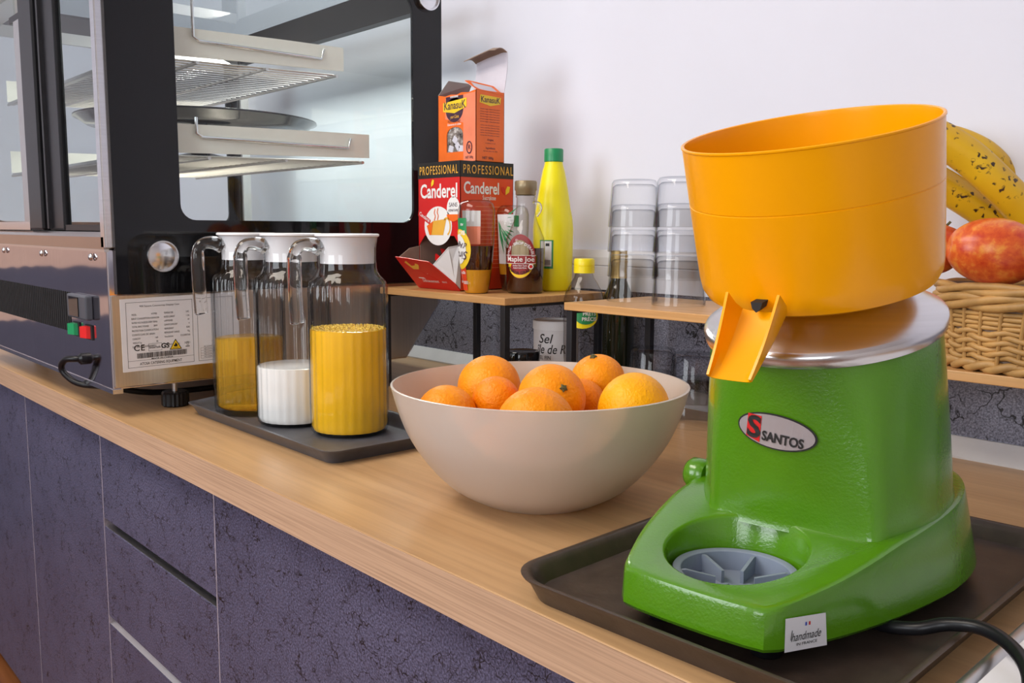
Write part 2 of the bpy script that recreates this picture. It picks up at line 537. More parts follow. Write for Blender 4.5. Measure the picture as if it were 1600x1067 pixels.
class Print:
    """flat print laid on a surface; fn(a, b) -> 3-D point, a/b in metres along the surface"""
    def __init__(self, fn):
        self.fn, self.mb = fn, MB()

    def text(self, s, a, b, size, bold=0.0, shear=0.0, space=1.0, width=None, rot=0.0, path=None):
        vs, fs = text_geo(s, bold, shear, space)
        if not vs:
            return self
        k = size
        kx = k
        if width:
            xs = [p[0] for p in vs]
            kx = width / max(1e-6, max(xs) - min(xs))
        out = []
        for x, y in vs:
            x, y = x * kx, y * k
            if path:                      # (radius, angle at centre): text bent on an arc about (a, b)
                r0, a0 = path
                if r0 > 0:
                    th = a0 - x / r0
                    q = (a + (r0 + y) * cos(th), b + (r0 + y) * sin(th))
                else:
                    th = a0 + x / -r0
                    q = (a + (-r0 - y) * cos(th), b + (-r0 - y) * sin(th))
            else:
                q = (a + x * cos(rot) - y * sin(rot), b + x * sin(rot) + y * cos(rot))
            out.append(self.fn(*q))
        self.mb.add(out, fs)
        return self

    def rect(self, a0, a1, b0, b1, nx=1):
        for i in range(nx):
            u0, u1 = a0 + (a1 - a0) * i / nx, a0 + (a1 - a0) * (i + 1) / nx
            self.mb.poly([self.fn(u0, b0), self.fn(u1, b0), self.fn(u1, b1), self.fn(u0, b1)])
        return self

    def frame(self, a0, a1, b0, b1, t):
        self.rect(a0, a1, b0, b0 + t).rect(a0, a1, b1 - t, b1).rect(a0, a0 + t, b0, b1).rect(a1 - t, a1, b0, b1)
        return self

    def shape(self, pts):
        self.mb.poly([self.fn(*p) for p in pts])
        return self

    def ellipse(self, a, b, ra, rb, seg=36, cut=None, rot=0.0):
        pts = []
        for j in range(seg):
            t = 2 * pi * j / seg
            x, y = ra * cos(t), rb * sin(t)
            pts.append((a + x * cos(rot) - y * sin(rot), b + x * sin(rot) + y * cos(rot)))
        # strips so that it can bend round a cylinder
        n_ = seg // 2
        top = [pts[i] for i in range(0, n_ + 1)]
        bot = [pts[(seg - i) % seg] for i in range(0, n_ + 1)]
        for i in range(n_):
            self.mb.add([self.fn(*top[i]), self.fn(*top[i + 1]), self.fn(*bot[i + 1]), self.fn(*bot[i])], [(0, 1, 2, 3)])
        return self

    def ring(self, a, b, ra, rb, wdt, seg=36, t0=0, t1=2 * pi):
        for j in range(seg):
            p, q = t0 + (t1 - t0) * j / seg, t0 + (t1 - t0) * (j + 1) / seg
            self.mb.poly([self.fn(a + ra * cos(p), b + rb * sin(p)), self.fn(a + ra * cos(q), b + rb * sin(q)),
                          self.fn(a + (ra - wdt) * cos(q), b + (rb - wdt) * sin(q)), self.fn(a + (ra - wdt) * cos(p), b + (rb - wdt) * sin(p))])
        return self

    def stroke(self, pts, wdt):
        for (a0, b0), (a1, b1) in zip(pts[:-1], pts[1:]):
            dx, dy = a1 - a0, b1 - b0
            L = sqrt(dx * dx + dy * dy) or 1
            px, py = -dy / L * wdt / 2, dx / L * wdt / 2
            self.mb.poly([self.fn(a0 + px, b0 + py), self.fn(a0 - px, b0 - py), self.fn(a1 - px, b1 - py), self.fn(a1 + px, b1 + py)])
        return self

    def done(self, name, mat, parent):
        return build(name, self.mb, mat, parent, normals=False)


def plane_fn(o, u, v):
    return lambda a, b: (o[0] + u[0] * a + v[0] * b, o[1] + u[1] * a + v[1] * b, o[2] + u[2] * a + v[2] * b)


def cyl_fn(r, th0, rz=None):
    """wrap a round a vertical cylinder; th0 = direction the label faces; rz(z) = radius at height"""
    def fn(a, b):
        q = rz(b) if rz else r
        th = th0 + a / r
        return (q * cos(th), q * sin(th), b)
    return fn


def interp(prof, z):
    for (r0, z0), (r1, z1) in zip(prof[:-1], prof[1:]):
        if z0 <= z <= z1 and z1 > z0:
            return r0 + (r1 - r0) * (z - z0) / (z1 - z0)
    return prof[-1][0]


def rrect(x0, x1, y0, y1, r, z, k=6):
    pts = []
    for cx, cy, a0 in ((x1 - r, y1 - r, 0), (x0 + r, y1 - r, 90), (x0 + r, y0 + r, 180), (x1 - r, y0 + r, 270)):
        for i in range(k + 1):
            a = radians(a0 + 90 * i / k)
            pts.append((cx + r * cos(a), cy + r * sin(a), z))
    return pts


def tocam(x, y):
    """angle of the horizontal direction from (x, y) to the camera"""
    return math.atan2(-y, -x)


def smooth_path(pts, k=6):
    P = [Vector(p) for p in pts]
    out = []
    for i in range(len(P) - 1):
        a, b_, c, d = P[max(i - 1, 0)], P[i], P[i + 1], P[min(i + 2, len(P) - 1)]
        for j in range(k):
            t = j / k
            out.append(0.5 * ((2 * b_) + (c - a) * t + (2 * a - 5 * b_ + 4 * c - d) * t * t + (3 * b_ - a - 3 * c + d) * t ** 3))
    out.append(P[-1])
    return [tuple(p) for p in out]

# ------------------------------------------------------------------ the room
structure(build('floor', MB().box(-3.7, 2.1, -2.7, 1.4, -0.06, 0.0), 'floor'))
structure(build('ceiling', MB().box(-3.7, 2.1, -2.7, 1.4, 2.6, 2.66), 'ceiling'))
structure(build('wall_back', MB().box(-3.7, 2.1, 1.297, 1.4, 0, 2.6), 'wall'))
structure(build('wall_left', MB().box(-3.7, -3.6, -2.6, 1.297, 0, 2.6), 'wall'))
structure(build('wall_right', MB().box(2.0, 2.1, -2.6, 1.297, 0, 2.6), 'wall_room'))
structure(build('reflection_band_upper', MB().box(-3.6, -3.585, -2.6, 0.44, 0.865, 0.985), 'slate', bevel=0.004))  # this and next three: unseen bands added for the polished case front to mirror
structure(build('reflection_band_mid', MB().box(-3.6, -3.588, -2.6, 0.44, 0.795, 0.865), 'peach'))
structure(build('reflection_band_low', MB().box(-3.6, -3.585, -2.6, 0.44, 0.0, 0.795), 'slate'))
structure(build('reflection_band_top', MB().box(-3.6, -3.588, -2.6, 0.44, 0.985, 1.15), 'peach'))
WX = [(-2.35, -0.75), (0.15, 1.35)]
mb = MB().box(-3.6, 2.0, -2.7, -2.6, 0, 1.0).box(-3.6, 2.0, -2.7, -2.6, 2.45, 2.6)
for a, b_ in ((-3.6, WX[0][0]), (WX[0][1], WX[1][0]), (WX[1][1], 2.0)):
    mb.box(a, b_, -2.7, -2.6, 1.0, 2.45)
structure(build('wall_front', mb, 'wall_room'))
for i, (a, b_) in enumerate(WX):
    mb = MB()
    for x in (a, (a + b_) / 2 - 0.025, b_ - 0.05):
        mb.box(x, x + 0.05, -2.68, -2.62, 1.0, 2.45)
    for z in (1.0, 1.7, 2.40):
        mb.box(a, b_, -2.675, -2.625, z, z + 0.05)
    wf = structure(build('window_%d' % (i + 1), mb, 'white_plastic'))
    structure(build('window_pane', MB().box(a, b_, -2.652, -2.648, 1.0, 2.45), 'pane', wf))
# splashback, pale trim strip along its foot, cable trunking along its top
structure(build('wall_splashback', MB().box(-3.3, 1.0, 1.289, 1.297, T, T + 0.195), 'stone_wall'))
mb = MB().loft([[(x, 1.262, T), (x, 1.289, T), (x, 1.289, T + 0.026), (x, 1.284, T + 0.026), (x, 1.262, T + 0.003)] for x in (-3.3, 1.0)])
structure(build('trim_1', mb, 'alu_white'))
mb = MB().loft([[(x, 1.297, T + 0.195), (x, 1.276, T + 0.195), (x, 1.276, T + 0.238), (x, 1.279, T + 0.240), (x, 1.276, T + 0.242),
                 (x, 1.276, T + 0.256), (x, 1.280, T + 0.270), (x, 1.297, T + 0.270)] for x in (-3.3, 1.0)])
structure(build('trim_2', mb, 'trunking'))

# ------------------------------------------------------------------ worktop and base cabinets
wt = thing('worktop', 'long pale oak worktop with a square front edge', 'worktop', (-1.0, 0.9, -0.042))
build('top_board', MB().box(-2.3, 2.0, -0.4175, 0.397, 0.0, 0.042), 'oak', wt, bevel=0.0015)
build('edge_band', MB().box(-2.3, 2.0, -0.419, -0.4176, 0.0005, 0.0412), 'oak_edge', wt)


def cabinet(x0, x1, label, drawers=False):
    t = thing('base_cabinet', label, 'cabinet', ((x0 + x1) / 2, 0.9, -T), group='base cabinets under the worktop')
    h = (x1 - x0) / 2
    zt = T - 0.043
    build('carcass', MB().box(-h, h, -0.375, 0.38, 0.06, zt), 'black', t)
    build('plinth', MB().box(-h, h, -0.36, -0.345, 0.0, 0.06), 'dark', t)
    g = 0.0014
    if not drawers:
        build('door', MB().box(-h + g, h - g, -0.4, -0.378, 0.035, zt - 0.002), 'stone', t, bevel=0.0012)
        build('edge_strip', MB().box(-h, -h + 0.0032, -0.4004, -0.378, 0.035, zt - 0.002), 'edge_grey', t)
    else:
        d = build('drawer_front', MB().box(-h + g, h - g, -0.4, -0.378, T - 0.204, zt - 0.002), 'stone', t, bevel=0.001)
        d = build('drawer_front', MB().box(-h + g, h - g, -0.4, -0.378, T - 0.385, T - 0.219), 'stone', t, bevel=0.001)
        build('grip_recess', MB().box(-h + 0.004, h - 0.004, -0.379, -0.376, T - 0.219, T - 0.204), 'dark', d)
        build('grip_ledge', MB().box(-h + g, h - g, -0.3985, -0.378, T - 0.2195, T - 0.2183), 'alu', d)
        d = build('drawer_front', MB().box(-h + g, h - g, -0.4, -0.378, 0.035, T - 0.40), 'stone', t, bevel=0.001)
        build('grip_ledge', MB().loft([[(x, -0.3995, T - 0.3995), (x, -0.378, T - 0.3995), (x, -0.378, T - 0.3875), (x, -0.384, T - 0.3875)] for x in (-h + g, h - g)]), 'alu', d)
        build('edge_strip', MB().box(-h, -h + 0.0032, -0.4004, -0.378, 0.035, zt - 0.002), 'edge_grey', t)
    return t


cabinet(-2.9, -2.131, 'dark cracked-stone cabinet door nearest the orange wooden floor')
cabinet(-2.131, -1.642, 'narrow dark cracked-stone cabinet with one plain full-height door')
cabinet(-1.642, -1.170, 'dark cracked-stone drawer cabinet with recessed grip slots', True)
cabinet(-1.170, -0.32, 'wide plain dark cracked-stone panel below the fruit bowl and juicer')

# ------------------------------------------------------------------ refrigerated display case
XE, YF, YB, XL = -1.502, 0.483, 1.150, -2.400
CO = (-1.95, 0.8165, 0.0)
case = thing('display_case', 'black and steel glass-sided countertop display case with wire shelves', 'display case', CO)
SH = (-CO[0], -CO[1], 0.0)


def cb(name, mb, mat, parent=None, **k):
    return build(name, mb.shift(SH), mat, parent or case, **k)


prof = [(YF, 0.046), (1.062, 0.046), (YB, 0.157), (YB, 0.272), (YF, 0.272)]
cb('base_housing', MB().loft([[(x, y, z) for y, z in prof] for x in (XL, XE - 0.004)]), 'chrome', bevel=0.002)
prof = [(YF + 0.003, 0.050), (1.058, 0.050), (1.139, 0.152), (1.139, 0.199), (YF + 0.003, 0.199)]
cb('end_plate', MB().loft([[(x, y, z) for y, z in prof] for x in (XE - 0.004, XE)]), 'steel', bevel=0.0008)
cb('base_lip', MB().box(XL, XE + 0.002, YF - 0.002, YF + 0.014, 0.040, 0.047), 'bright_steel')
cb('sill', MB().loft([[(x, YF - 0.001, 0.272), (x, YF + 0.03, 0.272), (x, YF + 0.03, 0.300), (x, YF + 0.006, 0.300), (x, YF - 0.001, 0.292)] for x in (XL, XE - 0.012)]), 'bronze')
cb('sill_lip', MB().box(XL, XE - 0.003, YF - 0.003, YF + 0.004, 0.2685, 0.2725), 'bright_steel')
cb('base_deck', MB().box(XL + 0.01, XE - 0.012, YF + 0.03, YB - 0.006, 0.274, 0.283), 'steel')
cb('corner_post', MB().box(XE - 0.026, XE - 0.004, YF - 0.001, YF + 0.020, 0.274, 0.80), 'bright_steel', bevel=0.002)
cb('corner_post', MB().box(XL, XL + 0.03, YF - 0.001, YF + 0.020, 0.274, 0.80), 'bright_steel', bevel=0.002)
cb('corner_post', MB().box(XL + 0.005, XL + 0.04, YB - 0.035, YB - 0.006, 0.274, 0.80), 'black', bevel=0.002)
cb('corner_post', MB().box(XL + 0.041, XL + 0.052, YB - 0.03, YB - 0.008, 0.274, 0.80), 'alu')
cb('corner_post', MB().box(XE - 0.022, XE - 0.005, YB - 0.02, YB - 0.001, 0.274, 0.80), 'bright_steel', bevel=0.001)


def side_panel(x0, x1, gy0=0.603, gy1=1.078):
    gz0, gz1, r = 0.3205, 0.758, 0.026
    inner = [(y, z) for y, z, _ in rrect(gy0, gy1, gz0, gz1, r, 0)]
    outer = [(y, z) for y, z, _ in rrect(YF + 0.012, YB - 0.001, 0.2, 0.815, 0.0008, 0)]
    k = len(inner)
    mb = MB()
    rings = [[(x0, y, z) for y, z in inner], [(x0, y, z) for y, z in outer], [(x1, y, z) for y, z in outer], [(x1, y, z) for y, z in inner], [(x0, y, z) for y, z in inner]]
    mb.loft(rings, False, False)
    p = cb('side_panel', mb, 'black_glass')
    g = MB()
    g.loft([[(x, y, z) for y, z in inner] for x in (x0 + 0.001, x1 - 0.001)])
    g.shift(SH)
    build('glass_pane', g, 'pane', p)
    return p


side_panel(XE - 0.004, XE + 0.003)
side_panel(XL - 0.003, XL + 0.004, 0.520, 1.100)
cb('front_pane', MB().box(XL + 0.05, XE - 0.024, YB - 0.008, YB - 0.003, 0.283, 0.775), 'pane')
cb('top_pane', MB().box(XL + 0.02, XE - 0.02, YF + 0.02, YB - 0.01, 0.803, 0.808), 'pane')
cb('top_rail', MB().loft([[(x, YB - 0.055, 0.80), (x, YB - 0.006, 0.80), (x, YB - 0.006, 0.745), (x, YB - 0.028, 0.745)] for x in (XL + 0.04, XE - 0.022)]), 'black_metal')
cb('top_rail', MB().box(XL + 0.01, XL + 0.05, YF + 0.03, YB - 0.04, 0.755, 0.80), 'black_metal')
cb('top_rail', MB().box(XL + 0.05, XL + 0.062, YF + 0.03, YB - 0.04, 0.735, 0.76), 'alu')
cb('top_rail', MB().box(XL + 0.03, XE - 0.03, YF + 0.0, YF + 0.06, 0.755, 0.80), 'alu')
for y, z in ((0.5675, 0.2611), (1.1123, 0.7618)):
    mb = MB().lathe([(0.0, 0.009), (0.012, 0.0085), (0.019, 0.0065), (0.0225, 0.0055), (0.0235, 0.009), (0.0255, 0.009), (0.0265, 0.006), (0.0265, -0.002)], 40)
    mb.xf(lambda a, c, d, y=y, z=z: (XE + 0.003 + d + 0.001, y + a, z + c))
    cb('panel_cap', mb, 'bright_steel', smooth=50)
for x, y in ((-1.548, 0.600), (-1.548, 1.02), (-2.35, 0.600), (-2.35, 1.02)):
    mb = MB().lathe([(0.0, 0.0), (0.021, 0.0), (0.0225, 0.002), (0.0225, 0.022), (0.020, 0.026), (0.0, 0.026)], 40, (x, y), mod=lambda a, z: 1 + 0.03 * (1 if sin(20 * a) > 0 else -1))
    ft = cb('foot', mb, 'black', smooth=30)
    mb = MB().lathe([(0.005, 0.025), (0.005, 0.040), (0.009, 0.040), (0.009, 0.046)], 12, (x, y)).shift(SH)
    build('threaded_stem', mb, 'alu', ft, smooth=40)
for x in (-2.1385, -1.8586, -1.5729):
    mb = MB().lathe([(0.0, 0.004), (0.004, 0.0035), (0.006, 0.001), (0.006, -0.001)], 14)
    mb.xf(lambda a, c, d, x=x: (x + a, YF - 0.003 - d, 0.2590 + c))
    cb('screw', mb, 'bright_steel', smooth=50)
mb = MB()
for i in range(46):
    x = -1.712 - i * 0.0125
    mb.box(x - 0.0023, x + 0.0023, YF - 0.0012, YF + 0.001, 0.124, 0.194)
cb('vent_slots', mb, 'dark')['kind'] = 'stuff'
dp = cb('temperature_display', MB().box(-1.687, -1.585, YF - 0.012, YF, 0.153, 0.194), 'dark_grey', bevel=0.003)
cb('display_window', MB().box(-1.672, -1.622, YF - 0.0135, YF - 0.012, 0.157, 0.190), 'black_glass', dp)
for xa, mt in ((-1.693, 'cap_green'), (-1.625, 'red')):
    sw = cb('switch', MB().box(xa, xa + 0.034, YF - 0.002, YF, 0.119, 0.144), 'dark')
    cb('rocker', MB().loft([[(xa + 0.003, YF - 0.002, 0.121), (xa + 0.026, YF - 0.002, 0.121), (xa + 0.026, YF - 0.002, 0.142), (xa + 0.003, YF - 0.002, 0.142)],
                            [(xa + 0.005, YF - 0.013, 0.122), (xa + 0.024, YF - 0.008, 0.122), (xa + 0.024, YF - 0.008, 0.141), (xa + 0.005, YF - 0.013, 0.141)]]), mt, sw)
pth = smooth_path([(-1.640, YF + 0.002, 0.083), (-1.641, YF - 0.014, 0.0835), (-1.660, YF - 0.027, 0.081), (-1.678, YF - 0.029, 0.066), (-1.672, YF - 0.022, 0.050), (-1.655, YF - 0.006, 0.037), (-1.63, YF + 0.03, 0.032), (-1.62, YF + 0.13, 0.012), (-1.66, YF + 0.4, 0.006)], 6)
cb('mains_lead', MB().tube(pth, 0.0055, 8), 'black', smooth=60)
mb = MB().lathe([(0.0, 0.0), (0.010, 0.0), (0.010, 0.008), (0.006, 0.012)], 12)
mb.xf(lambda a, c, d: (-1.640 + a, YF - d, 0.083 + c))
cb('cable_gland', mb, 'black', smooth=40)
# rating sticker
st = cb('rating_label', MB().loft([[(x, y, z) for y, z in ((0.4990, 0.0735), (0.70, 0.0765), (0.70, 0.1970), (0.4985, 0.1925))] for x in (XE, XE + 0.0008)]), 'paper')
o_ = (XE + 0.0011 + SH[0], 0.4990 + SH[1], 0.0735)
fn = plane_fn(o_, (0, 1, 0.013), (0, -0.0, 1))
p = Print(fn)
p.frame(0.008, 0.118, 0.006, 0.113, 0.0005).rect(0.008, 0.118, 0.017, 0.0174)
p.text('900 Square Countertop Display Case', 0.063, 0.106, 0.0042, width=0.066)
rows = [('MODEL', 'WTF900'), ('INPUT CONSUMPTION 4.5kWh/24h', ''), ('RATED VOLTAGE', '220-240V 50Hz'), ('TOTAL INPUT POWER', '280W'), ('PROTECTION CLASSIFICATION I', ''),
        ('CLIMATE CLASS 25C 60%RH', ''), ('CAPACITY', '160'), ('WEIGHT kg', '78'), ('S/N: 8901520101005000021', '')]
for i, (a, b_) in enumerate(rows):
    z = 0.0925 - i * 0.0066
    p.text(a, 0.017 + 0.00078 * len(a), z, 0.0042, 0.0, width=0.0016 * len(a))
    if b_:
        p.text(b_, 0.058 - 0.0008 * len(b_), z, 0.0042, width=0.0016 * len(b_))
rows = [('TEMPERATURE', '2-8C'), ('RATED CURRENT', '1.3A'), ('LAMP POWER', '6W'), ('CLIMATE CATEGORY', '4'), ('REFRIGERANT', 'R290'), ('REFRIGERANT CHARGE', '70g'), ('Insulation', 'CYCLOPENTANE'), ('', ''), ('Manufacturing Date', '2020/11')]
for i, (a, b_) in enumerate(rows):
    if a:
        z = 0.0925 - i * 0.0066
        p.text(a, 0.070 + 0.00065 * len(a), z, 0.0042, width=0.0014 * len(a))
        p.text(b_, 0.112 - 0.00065 * len(b_), z, 0.0042, width=0.0014 * len(b_))
p.text('CE', 0.027, 0.0375, 0.014, 0.012, space=1.15)
p.text('Intertek', 0.0525, 0.0370, 0.0058, 0.006).frame(0.042, 0.064, 0.031, 0.0435, 0.0004).text('GS', 0.0695, 0.0378, 0.0115, 0.03)
random.seed(9)
x = 0.023
while x < 0.106:
    wd = random.choice((0.0005, 0.0008, 0.0012))
    p.rect(x, x + wd, 0.0205, 0.0290)
    x += wd + random.choice((0.0005, 0.0007))
p.text('MADE IN CHINA', 0.064, 0.0182 + 0.0, 0.0038, 0.01, width=0.036)
p.text('ATOSA CATERING EQUIPMENT', 0.062, 0.0112, 0.0062, 0.008, width=0.070)
p.frame(0.126, 0.190, 0.006, 0.114, 0.0005).text('WIRING', 0.134, 0.1085, 0.004)
for i in range(5):
    p.rect(0.130, 0.185, 0.010 + i * 0.0045, 0.0103 + i * 0.0045)
    p.text('R%d  COMPRESSOR' % (i + 1), 0.147, 0.0122 + i * 0.0045, 0.0028)
for xx in (0.130, 0.139, 0.165):
    p.rect(xx, xx + 0.0003, 0.010, 0.0283)
p.rect(0.104, 0.111, 0.0330, 0.0342).frame(0.106, 0.1095, 0.0355, 0.0415, 0.0004)
p.done('lettering', 'ink', st)
tri = plane_fn((o_[0] + 0.0002, o_[1], o_[2]), (0, 1, 0.013), (0, 0, 1))
Print(plane_fn((o_[0] + 0.0001, o_[1], o_[2]), (0, 1, 0.013), (0, 0, 1))).shape([(0.0765, 0.0302), (0.0975, 0.0302), (0.087, 0.0480)]).done('warning_border', 'ink', st)
Print(tri).shape([(0.0785, 0.0314), (0.0955, 0.0314), (0.087, 0.0458)]).done('warning_triangle', 'yellow', st)
Print(plane_fn((o_[0] + 0.0003, o_[1], o_[2]), (0, 1, 0.013), (0, 0, 1))).shape([(0.0845, 0.035), (0.0895, 0.035), (0.0905, 0.037), (0.0885, 0.0402), (0.0868, 0.0418), (0.0862, 0.039), (0.0838, 0.0375)]).rect(0.082, 0.092, 0.0329, 0.0336).done('flame_symbol', 'ink', st)
# sliding doors on the service side
dr = cb('sliding_door', MB().box(-1.858, -1.762, YF + 0.012, YF + 0.026, 0.302, 0.775), 'black', bevel=0.004)
cb('door_rail', MB().box(-1.845, -1.835, YF + 0.006, YF + 0.012, 0.305, 0.77), 'black_metal', dr)
cb('door_rail', MB().box(-1.762, XE - 0.028, YF + 0.014, YF + 0.026, 0.302, 0.312), 'black', dr)
cb('glass_pane', MB().box(-1.762, XE - 0.028, YF + 0.019, YF + 0.022, 0.312, 0.77), 'pane', dr)
dr = cb('sliding_door', MB().box(-1.950, -1.861, YF + 0.002, YF + 0.014, 0.302, 0.775), 'black', bevel=0.004)
cb('door_rail', MB().box(-1.992, -1.951, YF + 0.004, YF + 0.012, 0.312, 0.70), 'alu', dr)
cb('door_rail', MB().box(-2.39, -1.951, YF + 0.003, YF + 0.013, 0.302, 0.318), 'bright_steel', dr)
cb('glass_pane', MB().box(-2.39, -1.992, YF + 0.006, YF + 0.009, 0.318, 0.77), 'pane', dr)
cb('door_rail', MB().box(-2.02, -1.951, YF + 0.004, YF + 0.012, 0.70, 0.712), 'black', dr)


def rack(zb, y1, zt):
    y0 = 0.555
    x0, x1 = XL + 0.05, XE - 0.045
    s = cb('shelf', MB().box(x0, x1, y0, y0 + 0.012, zb - 0.004, zb + 0.002), 'alu')
    for x in (x1 + 0.006, x0 - 0.006):
        q = [(y0, zb + 0.004), (y1, zb + 0.018), (y1, zt + 0.004), (y1 - 0.12, zt + 0.002), (y0, zt - 0.006)]
        br = MB().loft([[(xx, y, z) for y, z in q] for xx in (x - 0.002, x + 0.002)])
        cb('bracket', br, 'shelf_white', s)
        yy = y0 + 0.095
        pt = [(x + 0.006, yy, zt + (0.14 if zb > 0.5 else 0.008)), (x + 0.006, yy, zb + 0.040), (x + 0.006, yy + 0.01, zb + 0.034), (x + 0.006, y1 - 0.05, zb + 0.034), (x + 0.006, y1 - 0.045, zb + 0.052)]
        if x > -2 :
            cb('hanging_rod', MB().tube(pt, 0.0028, 8), 'bright_steel', s, smooth=60)
    mb = MB()
    nw = 32
    for i in range(nw):
        x = x0 + (x1 - x0) * (i + 0.5) / nw
        mb.tube([(x, y0, zb), (x, y1 - 0.01, zb + 0.012)], 0.0018, 5)
    for f in (0.0, 0.28, 0.62, 1.0):
        y = y0 + (y1 - 0.01 - y0) * f
        mb.tube([(x0, y, zb - 0.003 + 0.012 * f), (x1, y, zb - 0.003 + 0.012 * f)], 0.0032, 6)
    cb('rack_wires', mb, 'alu', s, smooth=60)['kind'] = 'stuff'


rack(0.588, 0.945, 0.645)
rack(0.428, 1.000, 0.487)
pl = thing('cake_stand', 'wide dark round cake stand on the lower wire shelf inside the display case', 'cake stand', (-1.85, 0.79, 0.4450))
build('plate', MB().lathe([(0.0, 0.066), (0.215, 0.066), (0.233, 0.079), (0.237, 0.079), (0.237, 0.082), (0.231, 0.083), (0.213, 0.070), (0.0, 0.070)], 80), 'plate_glass', pl, smooth=40)
build('foot', MB().lathe([(0.0, 0.0), (0.07, 0.0), (0.068, 0.006), (0.022, 0.016), (0.016, 0.040), (0.030, 0.066), (0.0, 0.066)], 40), 'plate_glass', pl, smooth=40)

# ------------------------------------------------------------------ bamboo risers with black legs


def riser(label, x0, x1, y0, y1, zt, th=0.0125):
    cx, cy = (x0 + x1) / 2, (y0 + y1) / 2
    t = thing('display_riser', label, 'riser', (cx, cy, 0))
    hx, hy = (x1 - x0) / 2, (y1 - y0) / 2
    build('board', MB().box(-hx, hx, -hy, hy, zt - th, zt), 'bamboo', t, bevel=0.0012)
    w_ = 0.012
    for sx in (-1, 1):
        for sy in (-1, 1):
            x, y = sx * (hx - 0.003 - w_ / 2), sy * (hy - 0.003 - w_ / 2)
            build('leg', MB().box(x - w_ / 2, x + w_ / 2, y - w_ / 2, y + w_ / 2, 0, zt - th), 'black_metal', t, bevel=0.0008)
    for sx in (-1, 1):
        x = sx * (hx - 0.003 - w_ / 2)
        build('crossbar', MB().box(x - w_ / 2, x + w_ / 2, -hy + 0.015, hy - 0.015, zt - th - 0.005, zt - th), 'black_metal', t)
    return t


ZR = 0.195
riser('bamboo riser on black legs holding the syrup bottles and sweetener box', -1.485, -1.117, 0.985, 1.232, ZR)
Z2 = 0.192
riser('bamboo riser on black legs carrying stacked clear tumblers', -1.025, -0.66, 1.031, 1.245, Z2)
Z3 = 0.139
riser('low bamboo riser under the wicker fruit basket', -0.56, -0.12, 1.135, 1.256, Z3)

# ------------------------------------------------------------------ glass tumblers, upside down


def tumbler_mesh(r0=0.0418, r1=0.0358, h=0.076):
    prof = [(r0 - 0.0012, 0.0), (r0, 0.001), (r1 + 0.001, h - 0.006), (r1 - 0.002, h - 0.001), (r1 - 0.006, h), (0.0, h),
            (0.0, h - 0.008), (r1 - 0.006, h - 0.008), (r1 - 0.0006, h - 0.012), (r0 - 0.0020, 0.001), (r0 - 0.0012, 0.0)]
    return MB().lathe(prof, 40)


tum = build('tumbler', tumbler_mesh(), 'tumbler', smooth=50)
tum_me = tum.data
GR = 'clear tumblers stacked upside down'
first = True


def put_tumbler(x, y, z, label):
    global first
    o = tum if first else tum.copy()
    if not first:
        COL.objects.link(o)
    first = False
    o.location = (x, y, z + T)
    o.rotation_euler = (0, 0, random.random() * 6)
    tag(o, label, 'glass', GR)


ORD = ['bottom', 'second', 'third', 'topmost']
for k in range(4):
    put_tumbler(-0.972 + 0.0002 * (k % 2), 1.136, Z2 + 0.0004 + k * 0.0400, ORD[k] + ' upside-down tumbler in the stack beside the dark gold-necked bottle')
for k in range(4):
    put_tumbler(-0.871, 1.128 - 0.0002 * (k % 2), Z2 + 0.0004 + k * 0.0400, ORD[k] + ' upside-down tumbler in the stack beside the yellow juicer hopper')
for k in range(2):
    put_tumbler(-0.945, 1.160, 0.0004 + k * 0.0395, ['lower', 'upper'][k] + ' tumbler under the riser, just behind the fruit bowl rim')
for k in range(2):
    put_tumbler(-0.857, 1.158, 0.0004 + k * 0.0395, ['lower', 'upper'][k] + ' tumbler under the riser, beside the green juicer body')

# ------------------------------------------------------------------ bottles and jars on and below the risers


def lathe_part(name, prof, mat, parent, seg=48, sx=1.0, sy=1.0, smooth=45, cap0=False, cap1=False, mod=None):
    return build(name, MB().lathe(prof, seg, (0, 0), mod, cap0, cap1, sx, sy), mat, parent, smooth=smooth)


def round_fn(prof, th, off=0.0006):
    r0 = max(r for r, z in prof)

    def fn(a, b):
        q = interp(prof, b) + off
        t = th + a / r0
        return (q * cos(t), q * sin(t), b)
    return fn


# yellow lemon-juice bottle
x, y = -1.210, 1.186
t = thing('lemon_juice_bottle', 'large yellow plastic lemon juice bottle with a green screw cap', 'bottle', (x, y, ZR))
prof = [(0.0, 0.002), (0.032, 0.0), (0.0355, 0.004), (0.0365, 0.03), (0.0372, 0.09), (0.0375, 0.115), (0.0355, 0.135), (0.0320, 0.152), (0.0285, 0.175), (0.0235, 0.205), (0.0205, 0.220), (0.0175, 0.230), (0.0165, 0.236), (0.0165, 0.240)]
lathe_part('body', prof, 'lemon', t, smooth=60)
lathe_part('cap', [(0.0165, 0.236), (0.0178, 0.237), (0.0178, 0.258), (0.0165, 0.260), (0.0, 0.260)], 'cap_green', t, 60, mod=lambda a, z: 1 + 0.012 * sin(30 * a))
th = tocam(x, y)
f = round_fn(prof, th - 0.30)
lb = Print(f).rect(-0.014, 0.012, 0.042, 0.094, 4).done('back_label', 'green_print', t)
f = round_fn(prof, th - 0.30, 0.0009)
Print(f).rect(-0.012, 0.009, 0.046, 0.092, 4).done('label_print', 'paper', lb)
f = round_fn(prof, th - 0.30, 0.0012)
p = Print(f)
for i in range(9):
    p.rect(-0.004 + i * 0.0013, -0.0034 + i * 0.0013, 0.049, 0.058)
p.rect(-0.002, 0.005, 0.083, 0.088)
p.done('lettering', 'ink', lb)

